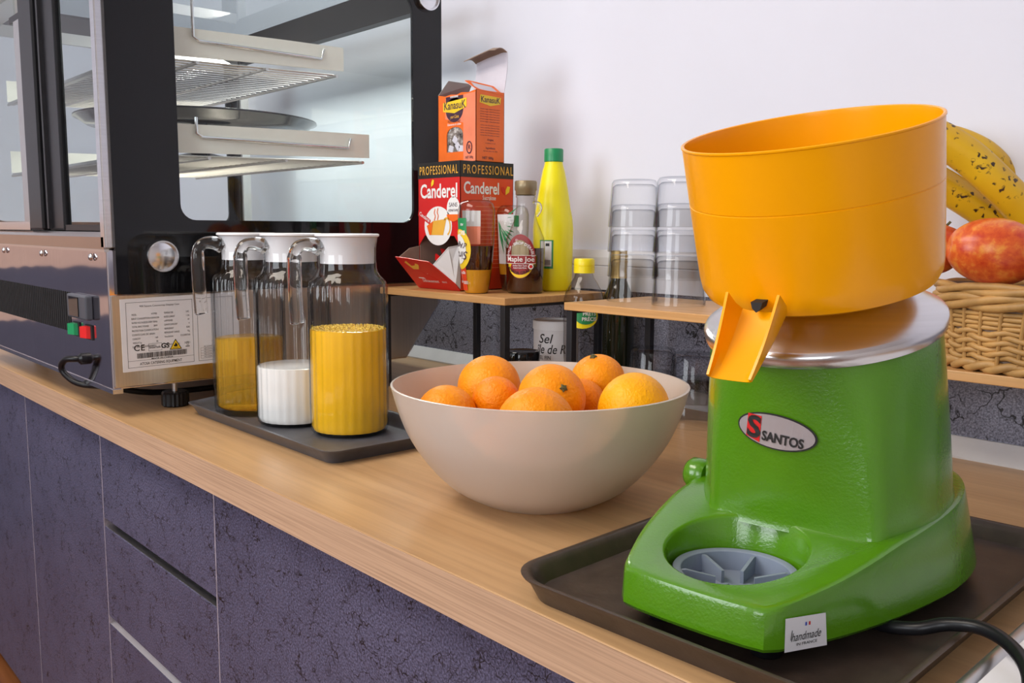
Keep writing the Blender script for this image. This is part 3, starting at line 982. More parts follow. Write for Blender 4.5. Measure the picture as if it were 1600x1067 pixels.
# maple syrup bottle
x, y = -1.190, 1.098
t = thing('maple_syrup_bottle', 'clear glass maple syrup bottle with a bronze cap and round red label', 'bottle', (x, y, ZR))
prof = [(0.0, 0.001), (0.030, 0.0), (0.0325, 0.004), (0.0345, 0.05), (0.0352, 0.08), (0.0335, 0.098), (0.0275, 0.113), (0.0215, 0.127), (0.0180, 0.140), (0.0163, 0.156), (0.0160, 0.168), (0.0175, 0.1695), (0.0175, 0.172), (0.0150, 0.173), (0.0150, 0.182)]
lathe_part('bottle_glass', prof, 'bottle_clear', t, smooth=60)
lathe_part('syrup', [(0.0, 0.003), (0.029, 0.003), (0.0318, 0.006), (0.0336, 0.05), (0.0343, 0.0805), (0.0, 0.0805)], 'syrup', t)
lathe_part('cap', [(0.0172, 0.173), (0.0180, 0.174), (0.0180, 0.180), (0.0195, 0.182), (0.0195, 0.196), (0.0180, 0.198), (0.0, 0.198)], 'cap_bronze', t, 64, mod=lambda a, z: 1 + (0.02 * sin(36 * a) if z > 0.181 else 0))
th = tocam(x, y) - 0.28
pth = smooth_path([(0.017 * cos(th + 1.2), 0.017 * sin(th + 1.2), 0.160), (0.027 * cos(th + 1.35), 0.027 * sin(th + 1.35), 0.158), (0.030 * cos(th + 1.35), 0.030 * sin(th + 1.35), 0.148), (0.023 * cos(th + 1.3), 0.023 * sin(th + 1.3), 0.136)], 5)
build('neck_handle', MB().tube([(q[0] * 1.0, q[1], q[2]) for q in pth], 0.0028, 8), 'glass', t, smooth=60)
L = Print(round_fn(prof, th, 0.0008)).ellipse(0, 0.066, 0.0275, 0.0385, 48).done('label', 'maroon', t)
g = round_fn(prof, th, 0.0011)
Print(g).ring(0, 0.066, 0.0272, 0.0375, 0.009, 20, pi * 1.07, pi * 1.93).done('label_band', 'yellow', L)
Print(g).ellipse(0, 0.072, 0.0165, 0.0225, 30).done('label_oval', 'cap_bronze', L)
Print(round_fn(prof, th, 0.0013)).ellipse(0, 0.046, 0.0185, 0.012, 24).done('label_oval', 'maroon', L)
g = round_fn(prof, th, 0.0015)
Print(g).rect(-0.0295, 0.0285, 0.0535, 0.0680, 12).done('name_banner', 'maroon', L)
g = round_fn(prof, th, 0.0018)
p = Print(g)
p.rect(-0.0295, 0.0285, 0.0675, 0.0682, 12).rect(-0.0295, 0.0285, 0.0533, 0.0540, 12)
p.text('Maple Joe', 0.0, 0.0610, 0.0125, 0.008, width=0.051)
p.done('lettering', 'white', L)
p = Print(g)
p.text('SYRUP - SIROP D\'ÉRABLE', 0, 0.0660, 0.0068, 0.012, path=(0.0230, pi / 2))
p.text('Amber Rich Taste', 0, 0.0500, 0.0042, 0.01, width=0.026).text('Ambré Goût Riche', 0, 0.0460, 0.0042, 0.01, width=0.024)
p.done('lettering', 'paper', L)
Print(g).text('CANADA GRADE A', 0, 0.0670, 0.0072, 0.015, path=(-0.0300, -pi / 2)).done('lettering', 'ink', L)
f2 = round_fn(prof, th, 0.002)
Print(f2).ellipse(0.0195, 0.0485, 0.0048, 0.0048, 20).done('leaf_seal', 'white', L)
Print(round_fn(prof, th, 0.0022)).ellipse(0.0195, 0.0485, 0.0030, 0.0030, 12).done('leaf_seal', 'red', L)

# upside-down agave syrup bottle standing on its cap end
x, y = -1.2395, 1.026
t = thing('syrup_squeeze_bottle', 'upside-down syrup bottle with an oval yellow label, half dark and half amber', 'bottle', (x, y, ZR))
prof = [(0.0, 0.0), (0.0195, 0.0), (0.0215, 0.003), (0.0245, 0.020), (0.0285, 0.052), (0.0315, 0.090), (0.0330, 0.125), (0.0330, 0.146), (0.0300, 0.157), (0.0230, 0.163), (0.0, 0.164)]
lathe_part('bottle_shell', prof, 'bottle_clear', t, smooth=60)
inn = lambda z: interp(prof, z) - 0.0008
lathe_part('amber_syrup', [(0.0, 0.001), (0.019, 0.001), (0.021, 0.004), (inn(0.02), 0.02), (inn(0.042), 0.042), (0.0, 0.042)], 'honey', t)
lathe_part('dark_syrup', [(0.0, 0.0421), (inn(0.042), 0.0421), (inn(0.06), 0.06), (inn(0.084), 0.084), (0.0, 0.084)], 'syrup', t)
th = tocam(x, y)
f = round_fn(prof, th + 0.10, -0.0007)
L = Print(round_fn(prof, th - pi + 0.25, -0.0010)).rect(-0.016, 0.022, 0.086, 0.118, 6).done('back_label', 'carton_pink', t)
Print(round_fn(prof, th - pi + 0.25, -0.0010)).rect(-0.016, 0.022, 0.118, 0.146, 6).done('back_label', 'paper', t)
f = lambda e: round_fn(prof, th - 0.98, e)
L = Print(f(0.0006)).rect(-0.016, 0.008, 0.006, 0.060, 6).done('front_label', 'red_bright', t)
Print(f(0.0006)).rect(-0.012, 0.014, 0.100, 0.132, 6).done('label_print', 'green_print', L)
Print(f(0.0010)).ellipse(-0.004, 0.078, 0.026, 0.035, 30).done('label_oval', 'yellow', L)
Print(f(0.0014)).ellipse(-0.008, 0.078, 0.020, 0.026, 30).done('label_oval', 'white', L)
p = Print(f(0.0017))
p.text('Sirop', -0.005, 0.068, 0.020, 0.006, 0.3, rot=pi).text("d'Agave", -0.005, 0.085, 0.013, 0.006, 0.3, rot=pi)
p.done('lettering', 'purple', L)
Print(f(0.0010)).text('BIO', 0.002, 0.107, 0.011, 0.02, rot=pi).text('AB', 0.004, 0.121, 0.006, 0.01, rot=pi).text('agave', -0.002, 0.036, 0.008, 0.01, rot=pi).text('100% pur', -0.002, 0.020, 0.008, 0.01, rot=pi).done('lettering', 'white', L)

# second upside-down bottle behind, with a palm-leaf print
x, y = -1.258, 1.128
t = thing('leaf_print_bottle', 'upside-down clear bottle with a green palm leaf print, behind the maple syrup', 'bottle', (x, y, ZR))
prof2 = [(r * 0.92, z * 0.96) for r, z in prof]
lathe_part('bottle_shell', prof2, 'bottle_clear', t, smooth=60)
lathe_part('dark_syrup', [(0.0, 0.002), (0.0175, 0.002), (0.019, 0.006), (interp(prof2, 0.03) - 0.001, 0.03), (0.0, 0.03)], 'syrup', t)
lathe_part('amber_syrup', [(0.0, 0.0301), (interp(prof2, 0.03) - 0.001, 0.0301), (interp(prof2, 0.05) - 0.001, 0.05), (0.0, 0.05)], 'honey', t)
th = tocam(x, y)
p = Print(round_fn(prof2, th - 0.25, 0.0006))
L = p.rect(-0.026, 0.02, 0.050, 0.140, 8).done('label', 'paper', t)
p = Print(round_fn(prof2, th - 0.25, 0.0009))
for k in range(11):
    a = radians(188 + k * 11)
    r_ = 0.058 + 0.006 * (k % 3)
    a0, b0 = -0.022, 0.126
    e1 = (a0 + r_ * cos(a), b0 + r_ * sin(a)) if False else (a0 + r_ * 0.75 * sin(a - pi) + 0.006, b0 + r_ * cos(a) * -1 * -1)
    n_ = (0.0022, 0.0)
    mid = ((a0 + e1[0]) / 2, (b0 + e1[1]) / 2)
    p.shape([(a0, b0), (mid[0] - 0.0026, mid[1]), e1, (mid[0] + 0.0026, mid[1])])
p.done('leaf_print', 'green_print', L)
Print(round_fn(prof2, th - 0.25, 0.0009)).rect(0.010, 0.019, 0.118, 0.138, 2).done('label_print', 'green_print', L)

# squeeze bottle with yellow cap, standing on the worktop between the two risers
x, y = -1.0735, 1.128
t = thing('squeeze_bottle', 'smoky clear bottle with a yellow flip cap standing between the two risers', 'bottle', (x, y, 0))
prof = [(0.0, 0.001), (0.031, 0.0), (0.034, 0.004), (0.0345, 0.05), (0.0325, 0.075), (0.0345, 0.10), (0.0350, 0.165), (0.0345, 0.190), (0.0310, 0.203), (0.0235, 0.217), (0.0170, 0.227), (0.0150, 0.234), (0.0150, 0.240)]
lathe_part('bottle_shell', prof, 'smoky', t, smooth=60)
lathe_part('cap', [(0.0178, 0.2345), (0.0178, 0.2465), (0.0172, 0.2470), (0.0178, 0.2475), (0.0178, 0.2560), (0.0160, 0.2590), (0.0, 0.2590)], 'cap_yellow', t, smooth=40)
th = tocam(x, y)
L = Print(round_fn(prof, th, 0.0006)).ellipse(-0.002, 0.163, 0.028, 0.021, 24).done('label', 'cap_yellow', t)
Print(round_fn(prof, th, 0.0009)).ellipse(0.004, 0.163, 0.019, 0.014, 20).done('label_print', 'green_print', L)
Print(round_fn(prof, th, 0.0012)).text('PRÊTS', 0.010, 0.167, 0.0085, 0.02).text('PRÉCIS', 0.010, 0.158, 0.0085, 0.02).done('lettering', 'white', L)

# dark bottle with gold neck by the wall
x, y = -1.086, 1.2315
t = thing('dark_bottle', 'dark glass bottle with a gold foil neck, behind the stacked tumblers', 'bottle', (x, y, 0))
prof = [(0.0, 0.001), (0.026, 0.0), (0.0285, 0.004), (0.0290, 0.05), (0.0290, 0.165), (0.0265, 0.190), (0.0190, 0.207), (0.0145, 0.218), (0.0135, 0.235), (0.0135, 0.270), (0.0, 0.270)]
lathe_part('bottle_glass', prof, 'olive_glass', t, smooth=60)
lathe_part('foil', [(0.0150, 0.222), (0.0142, 0.236), (0.0150, 0.250), (0.0157, 0.2505), (0.0157, 0.253), (0.0148, 0.2535), (0.0148, 0.259), (0.0155, 0.2595), (0.0155, 0.264), (0.0146, 0.2645), (0.0146, 0.271), (0.0, 0.2715)], 'foil', t, smooth=40)

# salt canister
x, y = -1.176, 1.163
t = thing('salt_canister', 'white round cardboard salt canister with black script lettering under the riser', 'canister', (x, y, 0))
prof = [(0.0, 0.0), (0.041, 0.0), (0.041, 0.137), (0.0, 0.137)]
lathe_part('tube', prof, 'paper', t, smooth=40)
lathe_part('lid', [(0.0425, 0.128), (0.0425, 0.1425), (0.0412, 0.144), (0.0390, 0.1435), (0.0385, 0.1405), (0.0, 0.1405)], 'white_plastic', t, smooth=40)
th = tocam(x, y)
f = cyl_fn(0.0414, th)
p = Print(f)
p.text('Sel', -0.021, 0.1120, 0.0235, 0.008, 0.25).text('île de Ré', -0.006, 0.0930, 0.0235, 0.008, 0.25, width=0.066)
p.text('SEL FIN', -0.022, 0.0780, 0.0100, 0.004, width=0.026).text('NATUREL', -0.017, 0.0655, 0.0100, 0.004, width=0.034)
for i in range(12):
    p.rect(0.033, 0.046, 0.116 - i * 0.006, 0.1175 - i * 0.006, 2)
p.done('lettering', 'ink', t)

# black-lidded jar
t = thing('black_lidded_jar', 'short jar with a shiny black lid in front of the salt canister', 'jar', (-1.146, 1.051, 0))
lathe_part('jar_glass', [(0.0, 0.0), (0.027, 0.0), (0.029, 0.003), (0.029, 0.070), (0.026, 0.078), (0.0, 0.078)], 'smoky', t)
lathe_part('lid', [(0.0305, 0.076), (0.0312, 0.077), (0.0312, 0.097), (0.0295, 0.0995), (0.0280, 0.0990), (0.0, 0.0985)], 'black_glass', t, 56, mod=lambda a, z: 1 + (0.008 * sin(40 * a) if z < 0.098 else 0))

# ------------------------------------------------------------------ sweetener dispenser box
BX, BY, BW, BH = -1.290, 1.030, 0.128, 0.235
t = thing('sweetener_box', 'red sweetener dispenser carton with a black top band and open trough', 'box', (BX - BW / 2, BY + BW / 2, ZR + 0.0006))
h, e = BW / 2, 0.0012
build('carton_side', MB().box(h - e, h, -h, h, 0, BH), 'red_bright', t)
build('carton_side', MB().box(-h, -h + e, -h, h, 0, BH), 'red', t)
build('carton_back', MB().box(-h, h, h - e, h, 0, BH), 'red', t)
build('carton_top', MB().box(-h, h, -h, h, BH - e, BH), 'black', t)
build('carton_floor', MB().box(-h, h, -h, h, 0, e), 'card', t)
q = [(-h, BH), (h, BH), (h, 0.080), (h - 0.018, 0.100), (-h + 0.020, 0.100), (-h, 0.080)]
fr_ = build('carton_front', MB().loft([[(x, y, z) for x, z in q] for y in (-h, -h + e)]), 'red', t)
build('card_liner', MB().loft([[(-h + e, -h + 0.002, 0.002), (-h + e, -h + 0.002, 0.11), (-h + e, h - 0.03, 0.15), (-h + e, h - 0.03, 0.002)], [(-h + 0.003, -h + 0.002, 0.002), (-h + 0.003, -h + 0.002, 0.11), (-h + 0.003, h - 0.03, 0.15), (-h + 0.003, h - 0.03, 0.002)]]), 'card', t)
build('card_liner', MB().box(-h + 0.003, h - e, h - 0.034, h - 0.031, 0.002, 0.15), 'card', t)
# trough that folds out of the foot
q = [(-h, -h, 0.0), (h, -h, 0.0), (h, -h - 0.012, 0.013), (h - 0.034, -h - 0.047, 0.053), (-h + 0.030, -h - 0.050, 0.058), (-h - 0.004, -h - 0.052, 0.060), (-h - 0.003, -h - 0.044, 0.050)]
tr = build('trough_front', MB().loft([q, [(x, y + 0.0012, z + 0.0008) for x, y, z in q]]), 'red', t)
q = [(-h + 0.001, -h, 0.002), (-h - 0.0, -h - 0.049, 0.058), (-h + 0.0, -h - 0.022, 0.076), (-h + 0.001, -h, 0.080)]
build('trough_wing', MB().loft([q, [(x + 0.0012, y, z) for x, y, z in q]]), 'card', t)
q = [(h - 0.001, -h, 0.004), (h - 0.001, -h - 0.011, 0.014), (h - 0.030, -h - 0.040, 0.048), (h - 0.010, -h - 0.020, 0.080), (h - 0.001, -h, 0.084)]
wg = build('trough_wing', MB().loft([q, [(x + 0.0012, y, z) for x, y, z in q]]), 'paper', t)
q = [(h - 0.0018, -h - 0.003, 0.008), (h - 0.0018, -h - 0.0108, 0.015), (h - 0.0305, -h - 0.040, 0.0478), (h - 0.027, -h - 0.036, 0.056)]
build('wing_print', MB().loft([q, [(x - 0.0004, y - 0.0004, z) for x, y, z in q]]), 'ink', wg)
for i, (x, y, z, a, bb) in enumerate(((-0.018, -0.055, 0.030, 0.5, 1.1), (0.008, -0.062, 0.024, -0.4, 0.6), (0.020, -0.052, 0.034, 0.9, 0.8), (-0.006, -0.070, 0.028, 1.4, 0.5), (-0.02, -0.03, 0.04, 0.2, 1.3))):
    mb = MB().box(-0.006, 0.006, -0.0015, 0.0015, -0.028, 0.028)
    mt = Matrix.Rotation(a, 3, 'Y') @ Matrix.Rotation(bb - 0.8, 3, 'X')
    mb.xf(lambda px, py, pz, mt=mt, x=x, y=y, z=z: tuple(mt @ Vector((px, py, pz)) + Vector((x, y, z + 0.010))))
    build('sachet', mb, 'red', t)
F = plane_fn((0, -h - 0.0005, 0), (1, 0, 0), (0, 0, 1))
F2 = plane_fn((0, -h - 0.0009, 0), (1, 0, 0), (0, 0, 1))
F3 = plane_fn((0, -h - 0.0013, 0), (1, 0, 0), (0, 0, 1))
S = plane_fn((h + 0.0005, 0, 0), (0, 1, 0), (0, 0, 1))
S2 = plane_fn((h + 0.0009, 0, 0), (0, 1, 0), (0, 0, 1))
b1 = Print(F).rect(-h, h, 0.206, BH).done('top_band', 'ink', t)
b2 = Print(S).rect(-h, h, 0.206, BH).done('top_band', 'ink', t)
Print(F2).text('PROFESSIONAL', 0, 0.2195, 0.0225, 0.004, space=1.25, width=0.116).done('lettering', 'gold', b1)
Print(S2).text('PROFESSIONAL', 0.002, 0.2195, 0.0225, 0.004, space=1.25, width=0.120).done('lettering', 'gold', b2)
Print(F).text('Canderel', 0, 0.181, 0.036, 0.022, width=0.112).done('lettering', 'white', t)
Print(S).text('Canderel', -0.014, 0.186, 0.030, 0.022, width=0.084).done('lettering', 'white', t)
Print(S).text('Sucralose', 0.004, 0.1695, 0.0115, 0.006, width=0.032).done('lettering', 'white', t)


def leaf_pair(fn, a, b_, k, par):
    Print(fn).shape([(a, b_), (a - 0.8 * k, b_ + 0.5 * k), (a - 1.0 * k, b_ + 1.3 * k), (a - 0.45 * k, b_ + 1.4 * k), (a, b_ + 0.8 * k)]).done('leaf_emblem', 'red', par)
    Print(fn).shape([(a, b_), (a, b_ + 0.8 * k), (a + 0.4 * k, b_ + 1.5 * k), (a + 1.0 * k, b_ + 1.4 * k), (a + 0.8 * k, b_ + 0.5 * k)]).done('leaf_emblem', 'yellow', par)


leaf_pair(F2, -0.022, 0.190, 0.009, t)
leaf_pair(S2, 0.044, 0.176, 0.011, t)
d1 = Print(F).ellipse(0.044, 0.150, 0.019, 0.021, 28).done('round_sticker', 'white', t)
Print(F2).text('SANS', 0.044, 0.156, 0.011, 0.0, width=0.024).text('ASPARTAME', 0.044, 0.146, 0.0065, 0.0, width=0.028).done('lettering', 'purple', d1)
p = Print(F2)
p.shape([(0.044 + 0.019 * cos(a), 0.139 + 0.013 * sin(a)) for a in [pi + pi * k / 12 for k in range(13)]])
p.done('sticker_band', 'carton_orange', d1)
d2 = Print(F).ellipse(-0.002, 0.118, 0.042, 0.036, 36).done('cup_disc', 'white', t)
p = Print(F2)
p.shape([(-0.028, 0.101), (0.014, 0.101), (0.024, 0.131), (-0.018, 0.127)]).ring(0.024, 0.117, 0.013, 0.017, 0.0035, 20, -1.3, 2.2)
p.done('cup_print', 'gold', d2)
Print(F3).shape([(-0.028, 0.101), (-0.022, 0.101), (-0.016, 0.127), (-0.036, 0.118)]).stroke([(-0.013, 0.128), (-0.009, 0.136), (-0.013, 0.142), (-0.010, 0.149)], 0.002).stroke([(-0.003, 0.129), (0.0, 0.137), (-0.004, 0.143), (-0.001, 0.151)], 0.002).done('cup_print', 'carton_orange', d2)
s1 = Print(F2).shape([(-0.062, 0.148), (-0.024, 0.129), (-0.027, 0.120), (-0.064, 0.138)]).done('sachet_print', 'red', d2)
Print(F3).text('Canderel', -0.043, 0.1345, 0.010, 0.01, rot=-0.45, width=0.034).done('lettering', 'white', s1)
p = Print(S)
for i in range(16):
    p.rect(-0.012 - 0.03 * random.random(), 0.045, 0.153 - i * 0.0075, 0.1542 - i * 0.0075)
p.done('small_print', 'carton_pink', t)
nx, ny = (0.052, 0.060)
TF = plane_fn((0, -h - 0.0006, -0.0005), (1, 0, 0), (0, -0.64, 0.768))
TF2 = plane_fn((0, -h - 0.0012, -0.0009), (1, 0, 0), (0, -0.64, 0.768))
w1 = Print(TF).shape([(-h + 0.012, 0.074), (-h + 0.002, 0.068), (-0.028, 0.042), (-0.004, 0.036), (0.004, 0.044), (-0.004, 0.062), (-0.02, 0.073)]).shape([(-0.048, 0.042), (-0.03, 0.034), (-0.018, 0.026), (-0.038, 0.027)]).done('white_swirl', 'white', tr)
Print(TF2).shape([(-0.05, 0.066), (-0.035, 0.050), (-0.018, 0.050), (-0.010, 0.060), (-0.014, 0.070), (-0.022, 0.060), (-0.034, 0.058), (-0.042, 0.070)]).done('cup_print', 'gold', tr)
Print(TF).text('Délicieusement', -0.008, 0.021, 0.0100, 0.004, 0.3, width=0.050).text('sucré', 0.034, 0.021, 0.0075, 0.0, 0.3, width=0.014).done('lettering', 'white', tr)

# ------------------------------------------------------------------ sugar box standing on the sweetener box
KW, KD, KH = 0.113, 0.068, 0.128
t = thing('sugar_cube_box', 'open orange sugar cube carton with torn flaps, on top of the red box', 'box', (-1.294 - KW / 2, 1.070 + KD / 2, ZR + BH + 0.0012))
a, c = KW / 2, KD / 2
build('carton_side', MB().box(a - 0.001, a, -c, c, 0, KH), 'carton_orange', t)
build('carton_side', MB().box(-a, -a + 0.001, -c, c, 0, KH), 'carton_orange', t)
build('carton_back', MB().box(-a, a, c - 0.001, c, 0, KH), 'carton_orange', t)
build('carton_floor', MB().box(-a, a, -c, c, 0, 0.001), 'carton_orange', t)
# front with an arched window
wx0, wx1, wz0, wz1 = -0.030, 0.019, 0.020, 0.064
arch = [(wx1, wz0), (wx1, wz1 - 0.012)] + [((wx0 + wx1) / 2 + (wx1 - wx0) / 2 * cos(q), wz1 - 0.012 + 0.014 * sin(q)) for q in [pi * k / 8 for k in range(1, 8)]] + [(wx0, wz1 - 0.012), (wx0, wz0)]
mb = MB()
outer = [(a, 0), (a, wz1)] + [(a - 2 * a * k / 8, KH - 0.002 * (k % 3)) for k in range(1, 8)] + [(-a, wz1), (-a, 0)]
outer[2:9] = [(a, KH), (a * 0.6, KH - 0.003), (a * 0.25, KH - 0.001), (0, KH - 0.004), (-a * 0.3, KH - 0.002), (-a * 0.6, KH - 0.004), (-a, KH)]
mb.loft([[(x, -c, z) for x, z in arch], [(x, -c, z) for x, z in outer], [(x, -c + 0.001, z) for x, z in outer], [(x, -c + 0.001, z) for x, z in arch]], False, False)
kf = build('carton_front', mb, 'carton_orange', t)
mb = MB().box(wx0 - 0.006, wx1 + 0.006, -c + 0.0012, -c + 0.0022, wz0 - 0.004, wz1 + 0.006)
build('window_film', mb, 'sugar', t)
for x, z, q in ((-0.018, 0.026, 0.3), (0.002, 0.030, 0.9), (0.012, 0.025, 0.1), (-0.006, 0.042, 0.6)):
    mb = MB().box(-0.007, 0.007, -0.0012, 0.0012, -0.006, 0.006)
    mt = Matrix.Rotation(q, 3, 'Y')
    mb.xf(lambda px, py, pz, x=x, z=z, mt=mt: tuple(mt @ Vector((px, py, pz)) + Vector((x, -c + 0.0012, z))))
    build('sugar_cube', mb, 'card_white', t, bevel=0.001)
FK = lambda e: plane_fn((0, -c - e, 0), (1, 0, 0), (0, 0, 1))
SK = lambda e: plane_fn((a + e, 0, 0), (0, 1, 0), (0, 0, 1))
Print(FK(0.0003)).shape([(0.020, 0.001), (a - 0.001, 0.001), (a - 0.001, KH - 0.004), (-0.034, KH - 0.008), (-0.034, 0.082), (0.020, 0.072)]).done('faded_patch', 'carton_pink', t)
pp = Print(FK(0.0006)).ellipse(-0.006, 0.097, 0.026, 0.022, 32).rect(-0.032, 0.020, 0.097, KH - 0.006).done('purple_badge', 'purple', t)
bn = Print(FK(0.0009)).shape([(-0.040, 0.096), (-0.006, 0.091), (0.030, 0.100), (0.030, 0.116), (-0.040, 0.112)]).done('name_banner', 'yellow', t)
Print(FK(0.0012)).text('KanasuK', -0.005, 0.105, 0.0205, 0.012, width=0.064).text('Pure Cane Sugar', -0.006, 0.0765, 0.006, 0.0, width=0.038).text('NET 500g', 0.038, 0.008, 0.0062, 0.01, width=0.022).ring(0.038, 0.026, 0.0085, 0.0115, 0.0022, 20).text('R', 0.038, 0.026, 0.013).done('lettering', 'purple', bn)
Print(FK(0.0012)).text('your Cubes', -0.005, 0.0845, 0.0085, 0.01, 0.3, width=0.026).done('lettering', 'gold', pp)
Print(FK(0.0012)).text('Demerara in cubes', -0.006, 0.0705, 0.0062, 0.01, width=0.040).text('******', -0.006, 0.119, 0.010, 0.01, width=0.024).done('lettering', 'white', bn)
b2 = Print(SK(0.0003)).shape([(-0.026, 0.106), (0.0, 0.101), (0.024, 0.106), (0.026, 0.118), (-0.024, 0.120)]).done('name_banner', 'yellow', t)
p = Print(SK(0.0006)).text('KanasuK', 0.0, 0.1115, 0.0150, 0.012, width=0.046)
for i in range(6):
    p.text('brown sugar cubes from pure', -0.001, 0.095 - i * 0.0045, 0.0032, 0, width=0.046)
for i in range(5):
    p.text('sucre roux de canne en morc', -0.001, 0.066 - i * 0.0045, 0.0032, 0, width=0.046)
p.text('Origine', 0.0, 0.040, 0.005, 0.01).text('a conserver au sec', 0, 0.034, 0.0032).text('Ingredients', 0, 0.025, 0.005, 0.01).text('sucre de canne roux 100%', 0, 0.0195, 0.0032).text('NET 500g', -0.006, 0.007, 0.0065, 0.012).done('lettering', 'purple', t)


def flap(name, quad, mat, inner=None, thick=0.001):
    Q = [Vector(q) for q in quad]
    nrm = (Q[1] - Q[0]).cross(Q[3] - Q[0]).normalized() * thick
    o = build(name, MB().loft([quad, [tuple(q + nrm) for q in Q]]), mat, t)
    if inner:
        build(name + '_inside', MB().loft([[tuple(q - nrm * 0.2) for q in Q], [tuple(q - nrm * 0.6) for q in Q]]), inner, o)
    return o


flap('side_flap', [(-a, -c, KH), (-a + 0.004, c * 0.9, KH - 0.001), (-a + 0.020, c * 0.95, KH + 0.026), (-a - 0.004 + 0.014, -c * 0.5, KH + 0.028)], 'card_shaded')
flap('side_flap', [(a, -c, KH), (a, c, KH - 0.006), (a - 0.022, c - 0.008, KH + 0.013), (a - 0.036, -c + 0.014, KH + 0.020), (a - 0.040, -c + 0.006, KH + 0.020)], 'carton_orange', 'card_white')
mb = MB()
rings = []
for i in range(9):
    s = i / 8
    z = KH + 0.074 * s
    y = c + 0.004 + 0.006 * sin(s * 2.2)
    rings.append([(-a + 0.012 + 0.010 * s, y, z - 0.006 * s), (a - 0.006 + 0.004 * s, y, z + 0.003 * s), (a - 0.006 + 0.004 * s, y + 0.001, z + 0.003 * s), (-a + 0.012 + 0.010 * s, y + 0.001, z - 0.006 * s)])
tall = build('lid_flap', mb.loft(rings), 'card_white', t)
mb = MB()
rings = []
for i in range(9):
    s = i / 8
    yy = c + 0.010 - 0.030 * s
    zz = KH + 0.071 + 0.006 * sin(s * 3.0)
    rings.append([(-a + 0.018, yy, zz - 0.006 + 0.001 * sin(6 * s)), (-a + 0.05, yy, zz - 0.001), (a - 0.02, yy, zz + 0.005), (a - 0.003, yy, zz + 0.003), (a - 0.003, yy, zz + 0.0042), (a - 0.02, yy, zz + 0.0062), (-a + 0.05, yy, zz + 0.0002), (-a + 0.018, yy, zz - 0.0048)])
build('curled_edge', mb.loft(rings), 'card', tall, smooth=40)

# ------------------------------------------------------------------ serving tray with three jugs


def tray_mesh(w_, d, h_, r, fl, t_):
    R0 = lambda k, z, rr: rrect(-w_ / 2 + k, w_ / 2 - k, -d / 2 + k, d / 2 - k, rr, z, 8)
    return MB().loft([R0(fl, 0, r - fl * 0.5), R0(fl * 0.35, h_ * 0.75, r), R0(0.0008, h_ - 0.002, r), R0(0, h_, r), R0(0.003, h_ + 0.0006, r), R0(0.006, h_ - 0.001, r),
                      R0(fl * 0.45 + 0.004, h_ * 0.7, r - 0.002), R0(fl + 0.003, t_ + 0.001, r - fl * 0.5), R0(fl + 0.006, t_, r - fl * 0.5)])


t = thing('serving_tray', 'dark grey plastic serving tray under the three glass jugs', 'tray', (-1.238, 0.690, 0))
mb = tray_mesh(0.464, 0.212, 0.020, 0.022, 0.014, 0.004)
mb.xf(lambda x, y, z: (x, y, z + (0.017 * max(0, (-x - 0.19) / 0.042) * max(0, min(1, (y + 0.06) / 0.05)) if z > 0.012 and x < -0.19 else 0)))
build('tray_body', mb, 'tray_grey', t, smooth=40)

JR = 0.0580
jt = lambda k: (lambda a, z: 1 + k * (0.026 * cos(26 * a)) - 0.012 * (abs(sin(2 * a)) ** 3))


